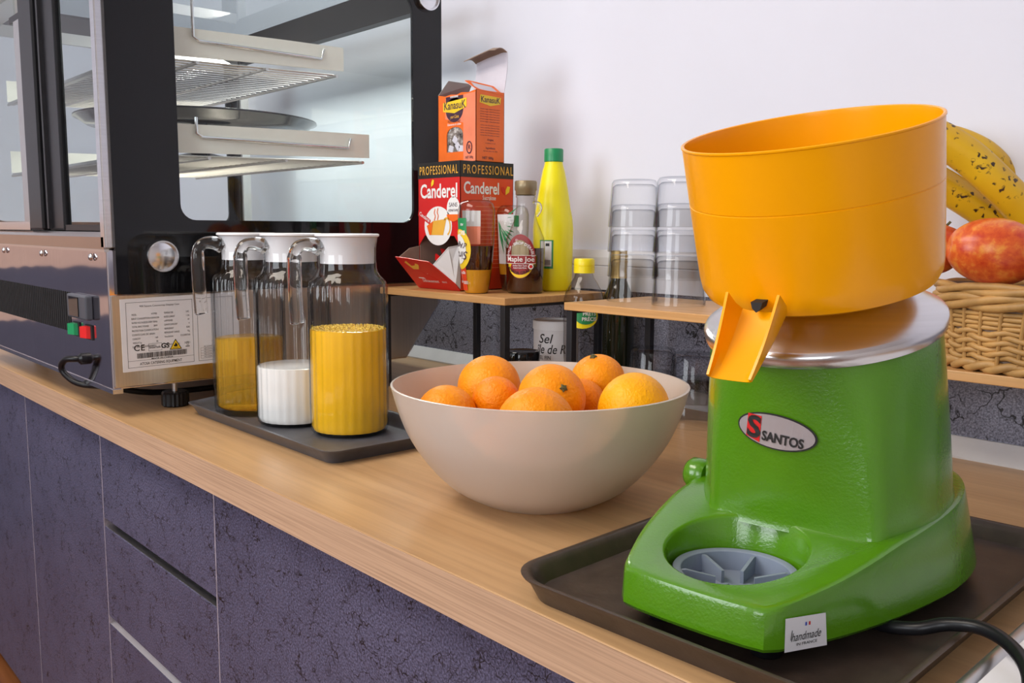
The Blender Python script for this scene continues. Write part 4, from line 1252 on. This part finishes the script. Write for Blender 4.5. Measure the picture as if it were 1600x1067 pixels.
def jug(x, y, label, fill, mat, name, foam=False):
    t = thing('glass_jug', label, 'jug', (x, y, 0.0048), group='lidded glass jugs on the grey tray')
    body = [(0.0, 0.0), (JR - 0.006, 0.0), (JR - 0.001, 0.004), (JR, 0.012), (JR, 0.216), (JR - 0.002, 0.226), (JR - 0.010, 0.234), (0.0445, 0.240), (0.0430, 0.246), (0.0430, 0.252), (0.0420, 0.256), (0.0425, 0.276), (0.0450, 0.290), (0.0460, 0.291)]
    inner = [(0.0440, 0.291), (0.0405, 0.276), (0.0400, 0.250), (0.0415, 0.240), (JR - 0.013, 0.233), (JR - 0.0055, 0.224), (JR - 0.004, 0.215), (JR - 0.004, 0.014), (JR - 0.009, 0.009), (0.0, 0.008)]

    def fl(a, z):
        k = 1.0 if 0.012 < z < 0.22 else (0.4 if z < 0.23 else 0.0)
        return jt(k)(a, z) if k else 1.0
    fine = []
    for (r0, z0), (r1, z1) in zip(body[:-1], body[1:]):
        n_ = 6 if z1 - z0 > 0.1 else 1
        fine += [(r0 + (r1 - r0) * i / n_, z0 + (z1 - z0) * i / n_) for i in range(n_)]
    g = build('jug_glass', MB().lathe(fine + [body[-1]] + inner, 104, mod=fl), 'jug', t, smooth=60)
    lq = [(0.0, 0.0085), (JR - 0.0095, 0.0092), (JR - 0.0045, 0.0145), (JR - 0.0043, fill - 0.001), (JR - 0.0052, fill), (0.0, fill)]
    if mat != 'apple_juice':
        lq = [(0.0, 0.0045), (JR - 0.0045, 0.0052), (JR - 0.0014, 0.0125), (JR - 0.0014, fill - 0.001), (JR - 0.004, fill), (0.0, fill)]
    L = build(name, MB().lathe(lq, 104, mod=lambda a, z: jt(0.25)(a, z)), mat, t, smooth=60)
    if foam:
        rings = []
        random.seed(3)
        mb = MB()
        for k in range(420):
            q, rr = random.random() * 6.283, (JR - 0.007) * sqrt(random.random())
            if k < 170:
                rr = JR - 0.0045 - 0.003 * random.random()
            s = 0.0005 + 0.0013 * random.random()
            mb.lathe([(0.0, fill + s), (s * 0.8, fill + s * 0.6), (s, fill - 0.0003)], 7, (rr * cos(q), rr * sin(q)))
        build('foam', mb, 'foam', L, smooth=60)['kind'] = 'stuff'
    lid = build('lid', MB().lathe([(0.0, 0.262), (0.036, 0.262), (0.0385, 0.252), (0.0393, 0.252), (0.0398, 0.274), (0.0435, 0.2900), (0.0470, 0.2920), (0.0470, 0.2945), (0.0450, 0.2955), (0.0, 0.2955)], 56), 'white_plastic', t, smooth=40)
    th = tocam(x, y) - pi / 2 + 0.34
    d = Vector((cos(th), sin(th), 0))
    P = [d * 0.0405 + Vector((0, 0, 0.274)), d * 0.052 + Vector((0, 0, 0.279)), d * 0.067 + Vector((0, 0, 0.279)), d * 0.0765 + Vector((0, 0, 0.272)), d * 0.0795 + Vector((0, 0, 0.256)), d * 0.079 + Vector((0, 0, 0.21)), d * 0.0775 + Vector((0, 0, 0.172)), d * 0.0770 + Vector((0, 0, 0.166))]
    P = smooth_path([tuple(p) for p in P], 5)
    n_ = len(P)
    rad = [0.0125 - 0.0033 * min(1, i / (n_ * 0.3)) + (0.0012 if i > n_ * 0.5 else 0) for i in range(n_)]
    rad[-1], rad[-2], rad[-3] = 0.0035, 0.0065, 0.0083
    build('handle', MB().tube(P, rad, 16), 'glass', t, smooth=60)
    return t


jug(-1.1595, 0.7125, 'glass jug of orange juice with a white lid, tallest fill, beside the fruit bowl', 0.156, 'orange_juice', 'orange_juice', True)
jug(-1.2755, 0.6840, 'glass jug with a little white milk left, between the two juices', 0.091, 'milk', 'milk')
jug(-1.3955, 0.6680, 'glass jug half full of golden apple juice, next to the rating label', 0.124, 'apple_juice', 'apple_juice')

# ------------------------------------------------------------------ bowl of oranges
bx, by = -0.737, 0.7035
BP = [(0.064, 0.0), (0.072, 0.002), (0.102, 0.019), (0.127, 0.044), (0.1475, 0.074), (0.160, 0.103), (0.1690, 0.134)]
BI = [(0.1664, 0.1345), (0.157, 0.104), (0.1443, 0.076), (0.1237, 0.047), (0.0985, 0.0225), (0.069, 0.0065), (0.0, 0.0045)]


def spl(p, k=4):
    q = smooth_path([(r, z, 0) for r, z in p], k)
    return [(x, y) for x, y, _ in q]


o = build('fruit_bowl', MB().lathe([(0.0, 0.0)] + spl(BP) + spl(BI), 96), 'frosted', None, (bx, by, T + 0.0003), smooth=50)
tag(o, 'large frosted translucent plastic bowl filled with oranges', 'bowl')


def cam_point(px_, py_, d):
    a, b_ = (px_ - 800) / 1412.7, (py_ - 533.5) / 1412.7
    return Vector([(R_[i] * a + D_[i] * b_ + F_[i]) * d for i in range(3)]) + Vector((0, 0, 0.307))


def orange(p, r, label, mat='orange', squash=0.95, axis=(0.2, 0.1, 1), stem=True):
    mb = MB()
    prof = [(0.0, -r * squash)]
    for i in range(1, 20):
        q = -pi / 2 + pi * i / 20
        z = sin(q)
        dimple = 0.03 * max(0, (z - 0.93) / 0.07)
        prof.append((r * cos(q), r * squash * (z - dimple)))
    prof.append((0.0, r * squash * 0.965))
    mb.lathe(prof, 36)
    rot = Vector((0, 0, 1)).rotation_difference(Vector(axis).normalized())
    mb.xf(lambda x, y, z: tuple(rot @ Vector((x, y, z))))
    o = build('orange', mb, mat, None, (p[0], p[1], p[2] + T), smooth=80)
    tag(o, label, 'orange', 'oranges in the frosted bowl')
    if stem:
        m2 = MB()
        n_ = 10
        z0 = r * squash * 0.968
        pts = [(0.0052 * (1 if j % 2 else 0.62) * cos(2 * pi * j / n_), 0.0052 * (1 if j % 2 else 0.62) * sin(2 * pi * j / n_)) for j in range(n_)]
        m2.loft([[(x, y, z0) for x, y in pts], [(x * 0.8, y * 0.8, z0 + 0.0022) for x, y in pts]])
        m2.lathe([(0.0022, z0), (0.0018, z0 + 0.0035), (0.0, z0 + 0.0035)], 8)
        m2.xf(lambda x, y, z: tuple(rot @ Vector((x, y, z))))
        build('stem_end', m2, 'stem', o)
    return o


OR = [
    ((698, 648, 1.035), 0.0350, 'orange at the bowl rim on the jug side, mostly sunk below the rim', 'orange', (-0.6, 0.2, -0.8)),
    ((764, 604, 1.125), 0.0396, 'big orange lying highest at the far rim, beside the black-lidded jar', 'orange', (-0.2, 0.6, -0.5)),
    ((775, 625, 1.055), 0.0282, 'small deep orange tucked in front of the highest one', 'orange_deep', (-0.5, 0.8, 0.2)),
    ((837, 664, 0.955), 0.0420, 'foremost orange in the middle of the near bowl rim', 'orange', (0.4, -0.2, -0.9)),
    ((862, 622, 1.030), 0.0392, 'central orange showing its dark star-shaped stem end over the near rim', 'orange', (0.80, -0.30, 0.45)),
    ((910, 626, 1.080), 0.0270, 'orange almost hidden behind the central one with the stem end', 'orange_deep', (-0.3, 0.6, 0.4)),
    ((934, 594, 1.125), 0.0340, 'orange at the far rim with a stem end on its top', 'orange', (0.02, -0.32, 1.0)),
    ((990, 640, 1.000), 0.0415, 'large pale yellow-orange fruit on the juicer side of the bowl', 'orange_pale', (0.9, 0.5, -0.3)),
]
for (px_, py_, d), r, lb, mt, ax in OR:
    orange(cam_point(px_, py_, d), r, lb, mt, 0.95, ax)
for x, y, z, r, lb in ((-0.7468, 0.6481, 0.0565, 0.0370, 'orange low in the bowl behind its near wall, under the foremost orange'),
                       (-0.6987, 0.7516, 0.0522, 0.0370, 'orange low in the bowl, under the large pale fruit'),
                       (-0.7914, 0.7241, 0.0443, 0.0370, 'orange at the very bottom of the bowl, under the highest one'),
                       (-0.6480, 0.6995, 0.0622, 0.0320, 'small orange low in the bowl against the wall facing the juicer')):
    orange((x, y, z), r, lb, 'orange', 0.97, (0.3, 0.5, 0.4))

# ------------------------------------------------------------------ big brown tray and white board at the near end
t = thing('cafeteria_tray', 'large dark brown cafeteria tray under the green juicer', 'tray', (-0.404, 0.7155, 0), rotz=radians(2.6))
build('tray_body', tray_mesh(0.318, 0.448, 0.021, 0.040, 0.012, 0.0035), 'tray_brown', t, smooth=40)
t = thing('white_board', 'white board with a bright metal edge beside the brown tray', 'board', (-0.027, 0.75, 0), rotz=radians(2.0))
build('panel', MB().box(-0.190, 0.25, -0.30, 0.22, 0.0, 0.017), 'white_plastic', t, bevel=0.001)
build('edge_strip', MB().tube([(-0.194, -0.30, 0.0115), (-0.194, 0.22, 0.0115)], 0.0075, 12), 'alu', t, smooth=60)

# ------------------------------------------------------------------ citrus juicer
JM = (-0.38205, 0.51975)
JU = (0.99647374, 0.08390517)
jz = 0.0042
j = thing('citrus_juicer', 'green citrus juicer with a tilted amber hopper and spout on the brown tray', 'juicer', (JM[0], JM[1], jz), rotz=math.atan2(JU[1], JU[0]))
ZB = 0.018 - jz                                      # underside of the base casting


def outline(n_front, k=1.0, inset=0.0):
    """outline of the base as list of (u, n, height of the top edge)"""
    half = [(0.0625, 0.0), (0.0745, 0.028), (0.0865, 0.062), (0.0965, 0.105), (0.1035, 0.150), (0.1075, 0.200), (0.1070, 0.240), (0.1000, 0.280), (0.0840, 0.313), (0.0600, 0.334), (0.0300, 0.344)]
    sm = [(x, y) for x, y, _ in smooth_path([(u, n, 0) for u, n in half], 3)]
    front = [(-0.0585, -0.0012), (-0.045, -0.0035), (-0.02, -0.0052), (0.0, -0.0055), (0.02, -0.0052), (0.045, -0.0035), (0.0585, -0.0012)]
    pts = front + sm[1:] + [(0.0, 0.346)] + [(-u, n) for u, n in reversed(sm[1:])]
    return pts


OUT = outline(0)
CW = (0.0, 0.160)


def inset(pts, d):
    res = []
    k = len(pts)
    for i in range(k):
        a, b_, c_ = Vector(pts[i - 1]), Vector(pts[i]), Vector(pts[(i + 1) % k])
        e1, e2 = (b_ - a).normalized(), (c_ - b_).normalized()
        nrm = Vector((-(e1.y + e2.y), e1.x + e2.x)).normalized()
        res.append(tuple(b_ + nrm * d / max(0.6, nrm.dot(Vector((-e1.y, e1.x))))))
    return res


ztop = lambda n_: 0.0500 - jz + 0.185 * max(0.0, n_) - 0.10 * max(0.0, n_ - 0.13)
i1, i2, i3 = inset(OUT, 0.0012), inset(OUT, 0.0035), inset(OUT, 0.0065)
WC, WR, WB = (-0.0025, 0.067), 0.0550, 0.024 - jz


def match(r, zf, k=len(OUT)):
    """points on the well circle, one for each outline point, evenly ordered"""
    res = []
    angs = []
    for u, n_ in i3:
        angs.append(math.atan2(n_ - WC[1], u - WC[0]))
    # keep order, spread evenly between neighbours
    base = angs[0]
    un = [0.0]
    for q in range(1, k):
        dlt = (angs[q] - angs[q - 1] + pi) % (2 * pi) - pi
        un.append(un[-1] + dlt)
    even = [2 * pi * q / k for q in range(k)]
    for q in range(k):
        a = base + 0.25 * un[q] + 0.75 * even[q]
        u, n_ = WC[0] + r * cos(a), WC[1] + r * sin(a)
        res.append((u, n_, zf(u, n_)))
    return res


BOT = [(u * (1 + 0.095 * min(1, max(0, n_) / 0.2)), n_ + 0.010 * max(0, (n_ - 0.2) / 0.146)) for u, n_ in OUT]
rings = [[(u, n_, ZB) for u, n_ in inset(BOT, 0.006)], [(u, n_, ZB + 0.001) for u, n_ in inset(BOT, 0.001)], [(u, n_, ZB + 0.004) for u, n_ in inset(BOT, -0.0012)],
         [(u, n_, ztop(n_) - 0.0045) for u, n_ in OUT], [(u, n_, ztop(n_) - 0.0012) for u, n_ in i1], [(u, n_, ztop(n_)) for u, n_ in i2], [(u, n_, ztop(n_) + 0.0002) for u, n_ in i3],
         match(WR + 0.0022, lambda u, n_: ztop(n_) + 0.0002), match(WR + 0.0006, lambda u, n_: ztop(n_) - 0.0006), match(WR - 0.001, lambda u, n_: ztop(n_) - 0.003), match(WR - 0.0035, lambda u, n_: WB + 0.002), match(WR - 0.006, lambda u, n_: WB)]
build('base', MB().loft(rings), 'green', j, smooth=38)
for u, n_ in ((-0.045, 0.03), (0.045, 0.03), (-0.06, 0.29), (0.06, 0.29)):
    build('rubber_foot', MB().lathe([(0.0, 0), (0.011, 0), (0.013, ZB + 0.004), (0.0, ZB + 0.004)], 16, (u, n_)), 'black', j, smooth=40)
# tower: flat-fronted at the foot, round under the sloping head
TC, TZ, TS = 0.203, 0.229 - jz, math.tan(radians(15))
tz = lambda n_: TZ + TS * (n_ - TC)
nA, nB, nC = 8, 10, 16
half = []
for i in range(nA):
    s = i / nA
    half.append(((0.066 * s, 0.1175 + 0.0035 * s * s), radians(42) * s))
for i in range(nB):
    s = i / nB
    p0, p1 = Vector((0.066, 0.121)), Vector((0.1045, 0.222))
    q = p0.lerp(p1, s)
    bl = 0.008 * sin(pi * s)
    half.append(((q.x + bl * 0.93, q.y - bl * 0.36), radians(42) + radians(53) * s))
for i in range(nC):
    s = i / nC * pi / 2
    half.append(((0.1045 * cos(s), 0.222 + 0.094 * sin(s)), radians(95) + radians(85) * i / nC))
half.append(((0.0, 0.316), pi))
full = half + [((-p[0], p[1]), -a) for p, a in reversed(half[1:-1])]
def turn(x, y, a=radians(5), c=(0.0, 0.205)):
    return c[0] + (x - c[0]) * cos(a) - (y - c[1]) * sin(a), c[1] + (x - c[0]) * sin(a) + (y - c[1]) * cos(a)


rings = []
for lv in [0.0, 0.02, 0.05] + [0.1 * k for k in range(1, 11)]:
    ring = []
    for (u, n_), a in full:
        un, nn = 0.0945 * sin(a) - 0.003, TC + 0.002 - 0.0945 * cos(a)
        s = lv ** 1.15
        fq = max(0.0, min(1.0, (0.222 - n_) / 0.10))
        u = u * (1 + 0.05 * fq) + 0.0075 * fq
        x, y = u + (un - u) * s, n_ + (nn - n_) * s
        if lv < 0.04:
            x, y = x * (1 + 0.012 * (0.04 - lv) / 0.04), y + (-0.0015 * (0.04 - lv) / 0.04 if n_ < 0.2 else 0)
        z0 = 0.047 - jz + 0.16 * (n_ - 0.0)
        ring.append((*turn(x, y), z0 + (tz(y) - z0) * lv))
    rings.append(ring)
build('motor_housing', MB().loft(rings), 'green', j, smooth=50)
# upper assembly, tilted 15 degrees towards the spout
TR = Matrix.Rotation(radians(15), 3, 'X')
O3 = Vector((-0.0030, TC, TZ))


def tilt(x, y, z):
    return tuple(TR @ Vector((x, y, z)) + O3)


def tl_(name, mb, mat, parent=None, **k):
    return build(name, mb.xf(tilt), mat, parent or j, **k)


tl_('dome_cover', MB().lathe([(0.090, -0.004), (0.097, -0.005), (0.0994, -0.004), (0.1002, -0.001), (0.1002, 0.0045), (0.0990, 0.0068), (0.096, 0.0085), (0.066, 0.0285), (0.060, 0.0305), (0.0, 0.031)], 96), 'dome', j, smooth=35)
tl_('neck', MB().lathe([(0.052, 0.029), (0.052, 0.041), (0.0, 0.041)], 48), 'black', j, smooth=40)
R0, HB, HT = 0.1022, 0.033, 0.167
pf = [(0.0, HB), (0.055, HB), (0.084, HB + 0.001), (0.0935, HB + 0.005), (0.0972, HB + 0.012), (0.0985, HB + 0.022), (0.1004, 0.1176), (0.0999, 0.1180), (0.0999, 0.1186), (0.1004, 0.1190), (R0 - 0.0008, HT - 0.002), (R0, HT - 0.0012), (R0, HT), (R0 - 0.0012, HT + 0.0006), (R0 - 0.0028, HT),
      (R0 - 0.0035, HT - 0.004), (0.0975, 0.119), (0.0950, HB + 0.024), (0.092, HB + 0.010), (0.082, HB + 0.005), (0.0, HB + 0.004)]
hp = tl_('hopper', MB().lathe(pf, 112), 'yellow_hopper', j, smooth=35)
# spout: open channel falling from the front of the hopper
mb = MB()
k = 12
rings = []
for i in range(k + 1):
    s = i / k
    n_f = 0.0945 + (0.0455 - 0.0945) * s
    z_f = 0.2440 - jz + (0.1965 - 0.2440) * s - 0.004 * sin(pi * s)
    hw = 0.0225 - 0.0040 * s
    dp = 0.027 * (1 - s) ** 1.0 + 0.0055 * s
    nd = Vector((0, -0.80, 0.60))
    ring = []
    prof = [(-hw, 1.0), (-hw, 0.45), (-hw + 0.003, 0.10), (-hw + 0.010, 0.0), (0, -0.04), (hw - 0.010, 0.0), (hw - 0.003, 0.10), (hw, 0.45), (hw, 1.0),
            (hw - 0.0022, 1.0), (hw - 0.0022, 0.45), (hw - 0.005, 0.16), (hw - 0.011, 0.08), (0, 0.05), (-hw + 0.011, 0.08), (-hw + 0.005, 0.16), (-hw + 0.0022, 0.45), (-hw + 0.0022, 1.0)]
    for u, q in prof:
        p = Vector((u, n_f, z_f)) + nd * (dp * q if q > 0 else dp * q * 0.5)
        ring.append(tuple(p))
    rings.append(ring)
build('spout', mb.loft(rings), 'yellow_hopper', hp, smooth=35)
mb = MB()
mb.loft([[(x * 0.005 - 0.003, 0.0855, 0.2485 - jz + z) for x, z in ((-1, 0.004), (1, 0.004), (0.7, -0.001), (0, -0.004), (-0.7, -0.001))], [(x * 0.005 - 0.003, 0.095, 0.2505 - jz + z) for x, z in ((-1, 0.004), (1, 0.004), (0.7, -0.001), (0, -0.004), (-0.7, -0.001))]])
build('spout_opening', mb, 'dark', hp)
# glass rest in the well
mb = MB().lathe([(0.0475, WB + 0.0005), (0.0490, WB + 0.012), (0.0490, 0.0425 - jz), (0.0480, 0.0440 - jz), (0.0432, 0.0440 - jz), (0.0420, 0.0430 - jz), (0.0405, WB + 0.004), (0.0, WB + 0.003)], 64, WC)
dr = build('glass_rest', mb, 'grey_plastic', j, smooth=40)
for q in range(6):
    a = radians(38 + 60 * q)
    mb = MB().box(0.016, 0.043, -0.0012, 0.0012, WB + 0.003, 0.0405 - jz)
    mb.box(0.016, 0.019, -0.0012, 0.0012, WB + 0.003, 0.036 - jz)
    mb = MB().loft([[(0.015, y, WB + 0.003), (0.043, y, WB + 0.003), (0.0415, y, 0.0420 - jz), (0.038, y, 0.0425 - jz), (0.015, y, 0.0375 - jz)] for y in (-0.0014, 0.0014)])
    mb.xf(lambda x, y, z, a=a: (WC[0] + x * cos(a) - y * sin(a), WC[1] + x * sin(a) + y * cos(a), z))
    build('rib', mb, 'grey_plastic', dr)
# badge on the front face
zc = 0.1475 - jz


def front_n(u, z):
    z0 = 0.047 - jz + 0.16 * 0.119
    lv = (z - z0) / (tz(0.11) - z0)
    s = max(0, lv) ** 1.15
    n0 = 0.1175 + 0.0035 * min(1, abs(u) / 0.066) ** 2
    a = math.asin(max(-1, min(1, u / 0.0972)))
    nn = TC + 0.002 - 0.0972 * cos(radians(42) * u / 0.066)
    return n0 + (nn - n0) * s


def bfn(e):
    def fn(a, b_):
        a, b_ = a * cos(0.09) + b_ * sin(0.09), b_ * cos(0.09) - a * sin(0.09)
        x = a - 0.0045
        return (*turn(x, front_n(x, zc + b_) - e), zc + b_)
    return fn



bd = Print(bfn(0.0010)).ellipse(0, 0, 0.0338, 0.0147, 40).done('badge_backing', 'ink', j)
Print(bfn(0.0016)).ellipse(0, 0, 0.0322, 0.0134, 40).done('badge_plate', 'badge', bd)
Print(bfn(0.0020)).shape([(-0.0245, -0.0085), (-0.0120, -0.0115), (-0.0120, 0.0105), (-0.0245, 0.0105)]).done('emblem_square', 'red', bd)
Print(bfn(0.0024)).text('S', -0.0180, -0.0005, 0.0250, 0.03, width=0.0125).text('SANTOS', 0.0070, -0.0052, 0.0108, 0.035, width=0.0345).done('lettering', 'ink', bd)
# sticker low on the side near the front corner
e = Vector((0.0265, 0.0600)).normalized()
p0 = Vector((0.0648, 0.0040)) + Vector((e.y, -e.x)) * 0.0014
SF = lambda off: (lambda a, b_: (p0.x + e.x * a + e.y * off, p0.y + e.y * a - e.x * off, b_ - jz))
sq = Print(SF(0.0)).shape([(0.0068, 0.0192), (0.0440, 0.0182), (0.0415, 0.0425), (0.0065, 0.0437)]).done('sticker', 'paper', j)
p = Print(SF(0.0005))
p.text('handmade', 0.0245, 0.0290, 0.0088, 0.0, 0.35, width=0.026).text('IN FRANCE', 0.0255, 0.0235, 0.0030, 0.0, width=0.018).stroke([(0.0115, 0.0275), (0.0125, 0.0345)], 0.0006)
p.done('lettering', 'ink', sq)
Print(SF(0.0005)).rect(0.0235, 0.0248, 0.0362, 0.0388).done('flag_blue', 'blue', sq)
Print(SF(0.0005)).rect(0.0266, 0.0279, 0.0362, 0.0388).done('flag_red', 'red', sq)
# switch housing on the far side of the base
mb = MB().lathe([(0.0, 0.0), (0.012, 0.0), (0.015, 0.004), (0.015, 0.016), (0.012, 0.020), (0.0, 0.021)], 20)
mb.xf(lambda x, y, z: (-0.100 - z, 0.185 + x, 0.077 - jz + y))
build('switch_housing', mb, 'green', j, smooth=50)
# mains lead from under the base over the tray rim
inv = Matrix.Rotation(-math.atan2(JU[1], JU[0]), 3, 'Z')
pts = [(-0.318, 0.660, 0.0125), (-0.300, 0.640, 0.014), (-0.2715, 0.6395, 0.020), (-0.2525, 0.6490, 0.027), (-0.2300, 0.6510, 0.031), (-0.2060, 0.6370, 0.031), (-0.1850, 0.6080, 0.0285), (-0.170, 0.560, 0.024), (-0.165, 0.50, 0.024)]
loc = [tuple(inv @ Vector((x - JM[0], y - JM[1], 0)) + Vector((0, 0, z - jz))) for x, y, z in pts]
build('mains_lead', MB().tube(smooth_path(loc, 6), 0.0050, 10), 'black', j, smooth=60)

# ------------------------------------------------------------------ wicker basket and fruit
kx, ky = -0.372, 1.196
t = thing('wicker_basket', 'oval woven wicker basket of fruit on the low bamboo riser', 'basket', (kx, ky, Z3))
RX, RY = 0.124, 0.062
ell = lambda a, k, z, d=0: ((RX * k + d) * cos(a), (RY * k + d) * sin(a), z)
build('basket_floor', MB().loft([[ell(2 * pi * q / 48, 0.86, z) for q in range(48)] for z in (0.003, 0.008)]), 'wicker', t)
build('lining', MB().loft([[ell(2 * pi * q / 48, k, z) for q in range(48)] for k, z in ((0.84, 0.006), (0.94, 0.05), (1.00, 0.105), (0.985, 0.105), (0.925, 0.05), (0.82, 0.009))], False, False), 'card', t, smooth=60)


def strand(z, k, r, amp, freq, ph, name='wicker_strand', zamp=0.0):
    nn = 150
    P = [ell(2 * pi * q / nn, k, z + zamp * sin(freq * 2 * pi * q / nn + ph), amp * cos(freq * 2 * pi * q / nn + ph)) for q in range(nn + 1)]
    return build(name, MB().tube(P, r, 7), 'wicker', t, smooth=60)


kz = lambda z: 0.90 + 0.14 * min(1, z / 0.105)
for q in range(2):
    strand(0.0075, 0.93, 0.0052, 0.0028, 12, pi * q, zamp=0.0035)
for i, z in enumerate((0.0185, 0.0245, 0.0305, 0.0365, 0.0425, 0.0485)):
    strand(z, kz(z), 0.0036, 0.0026, 15, pi * (i % 2), zamp=0.0020 * (1 if i % 2 else -1))
for i, z in enumerate((0.055, 0.0605, 0.066, 0.0715)):
    strand(z, kz(z) - 0.005, 0.0030, 0.0012, 15, pi * (i % 2))
for q in range(3):
    strand(0.0850, 1.04, 0.0055, 0.0036, 4, 2 * pi * q / 3, zamp=0.0062)
for q in range(2):
    strand(0.1005, 1.045, 0.0050, 0.0026, 4, pi * q, zamp=0.0042)
stake = None
for q in range(30):
    a = 2 * pi * q / 30
    P = [ell(a, kz(z) - 0.01, z, 0.0035 * cos(pi * i)) for i, z in enumerate((0.006, 0.02, 0.034, 0.048, 0.062, 0.078, 0.098))]
    P = [ell(a + 0.02 * i, kz(z), z, 0.0022) for i, z in enumerate((0.006, 0.03, 0.055, 0.075, 0.092))]
    build('wicker_stake', MB().tube(P, 0.0024, 6), 'wicker', t, smooth=60)


def banana(name_label, pts, r):
    P = smooth_path(pts, 6)
    n_ = len(P)
    rad = []
    for i in range(n_):
        s = i / (n_ - 1)
        q = min(1, (s / 0.10)) ** 0.6 if s < 0.10 else (min(1, (1 - s) / 0.16) ** 0.6)
        rad.append(r * max(0.22, q))
    mb = MB()
    Pv = [Vector(p) for p in P]
    c0 = Pv[n_ // 2].copy()
    rings = []
    up = Vector((0, 0, 1))
    for i, p in enumerate(Pv):
        tt = (Pv[min(i + 1, n_ - 1)] - Pv[max(i - 1, 0)]).normalized()
        s = tt.cross(up).normalized()
        u2 = s.cross(tt).normalized()
        ring = []
        for q in range(20):
            a = 2 * pi * q / 20
            k = rad[i] * (1 + 0.045 * cos(5 * a))
            ring.append(tuple(p - c0 + s * k * cos(a) + u2 * k * sin(a)))
        rings.append(ring)
    o = build('banana', mb.loft(rings), 'banana', None, (c0.x, c0.y, c0.z + T), smooth=70)
    tag(o, name_label, 'banana', 'ripe bananas in the basket')
    tip = (Pv[-1] - Pv[-3]).normalized()
    m2 = MB().tube([tuple(Pv[-1] - c0 - tip * 0.004), tuple(Pv[-1] - c0 + tip * 0.010)], [rad[-1] * 1.02, rad[-1] * 0.75], 10)
    build('tip', m2, 'banana_tip', o, smooth=60)
    return o


cp = lambda x, y, d: tuple(cam_point(x, y, d))
banana('spotted yellow banana lying uppermost and nearest over the apple', [cp(1418, 205, 1.135), cp(1460, 214, 1.130), cp(1510, 244, 1.125), cp(1560, 290, 1.125), cp(1606, 338, 1.130), cp(1640, 385, 1.135)], 0.0215)
banana('clean yellow banana at the back by the white wall', [cp(1440, 212, 1.205), cp(1490, 218, 1.20), cp(1538, 240, 1.195), cp(1572, 275, 1.205), cp(1600, 322, 1.215)], 0.0170)
banana('brown-spotted banana lowest of the three, resting on the apples', [cp(1400, 258, 1.185), cp(1455, 280, 1.182), cp(1505, 310, 1.180), cp(1560, 345, 1.178), cp(1615, 372, 1.175)], 0.0205)


def apple(p, rx, rz, label, ax):
    mb = MB()
    prof = []
    for i in range(25):
        q = -pi / 2 + pi * i / 24
        rr = cos(q)
        z = sin(q)
        z -= 0.16 * math.exp(-(rr / 0.22) ** 2) * (1 if z > 0 else -0.6)
        prof.append((rx * rr * (1 + 0.05 * z), rz * z))
    mb.lathe(prof, 36)
    rot = Vector((0, 0, 1)).rotation_difference(Vector(ax).normalized())
    mb.xf(lambda x, y, z: tuple(rot @ Vector((x, y, z))))
    o = build('apple', mb, 'apple', None, (p[0], p[1], p[2] + T), smooth=80)
    tag(o, label, 'apple', 'red fruit in the wicker basket')
    mb = MB().tube([(0, 0, rz * 0.80), (0.001, 0, rz * 0.95), (0.003, 0.001, rz * 1.12)], 0.0016, 6)
    mb.xf(lambda x, y, z: tuple(rot @ Vector((x, y, z))))
    build('stalk', mb, 'stem', o, smooth=60)


apple(cam_point(1552, 393, 1.078), 0.0400, 0.0530, 'big red and orange apple at the front of the basket under the bananas', (0.78, 0.55, -0.12))
apple(cam_point(1462, 388, 1.150), 0.0330, 0.0330, 'red apple half hidden behind the amber juicer hopper', (0.3, 0.2, 1))
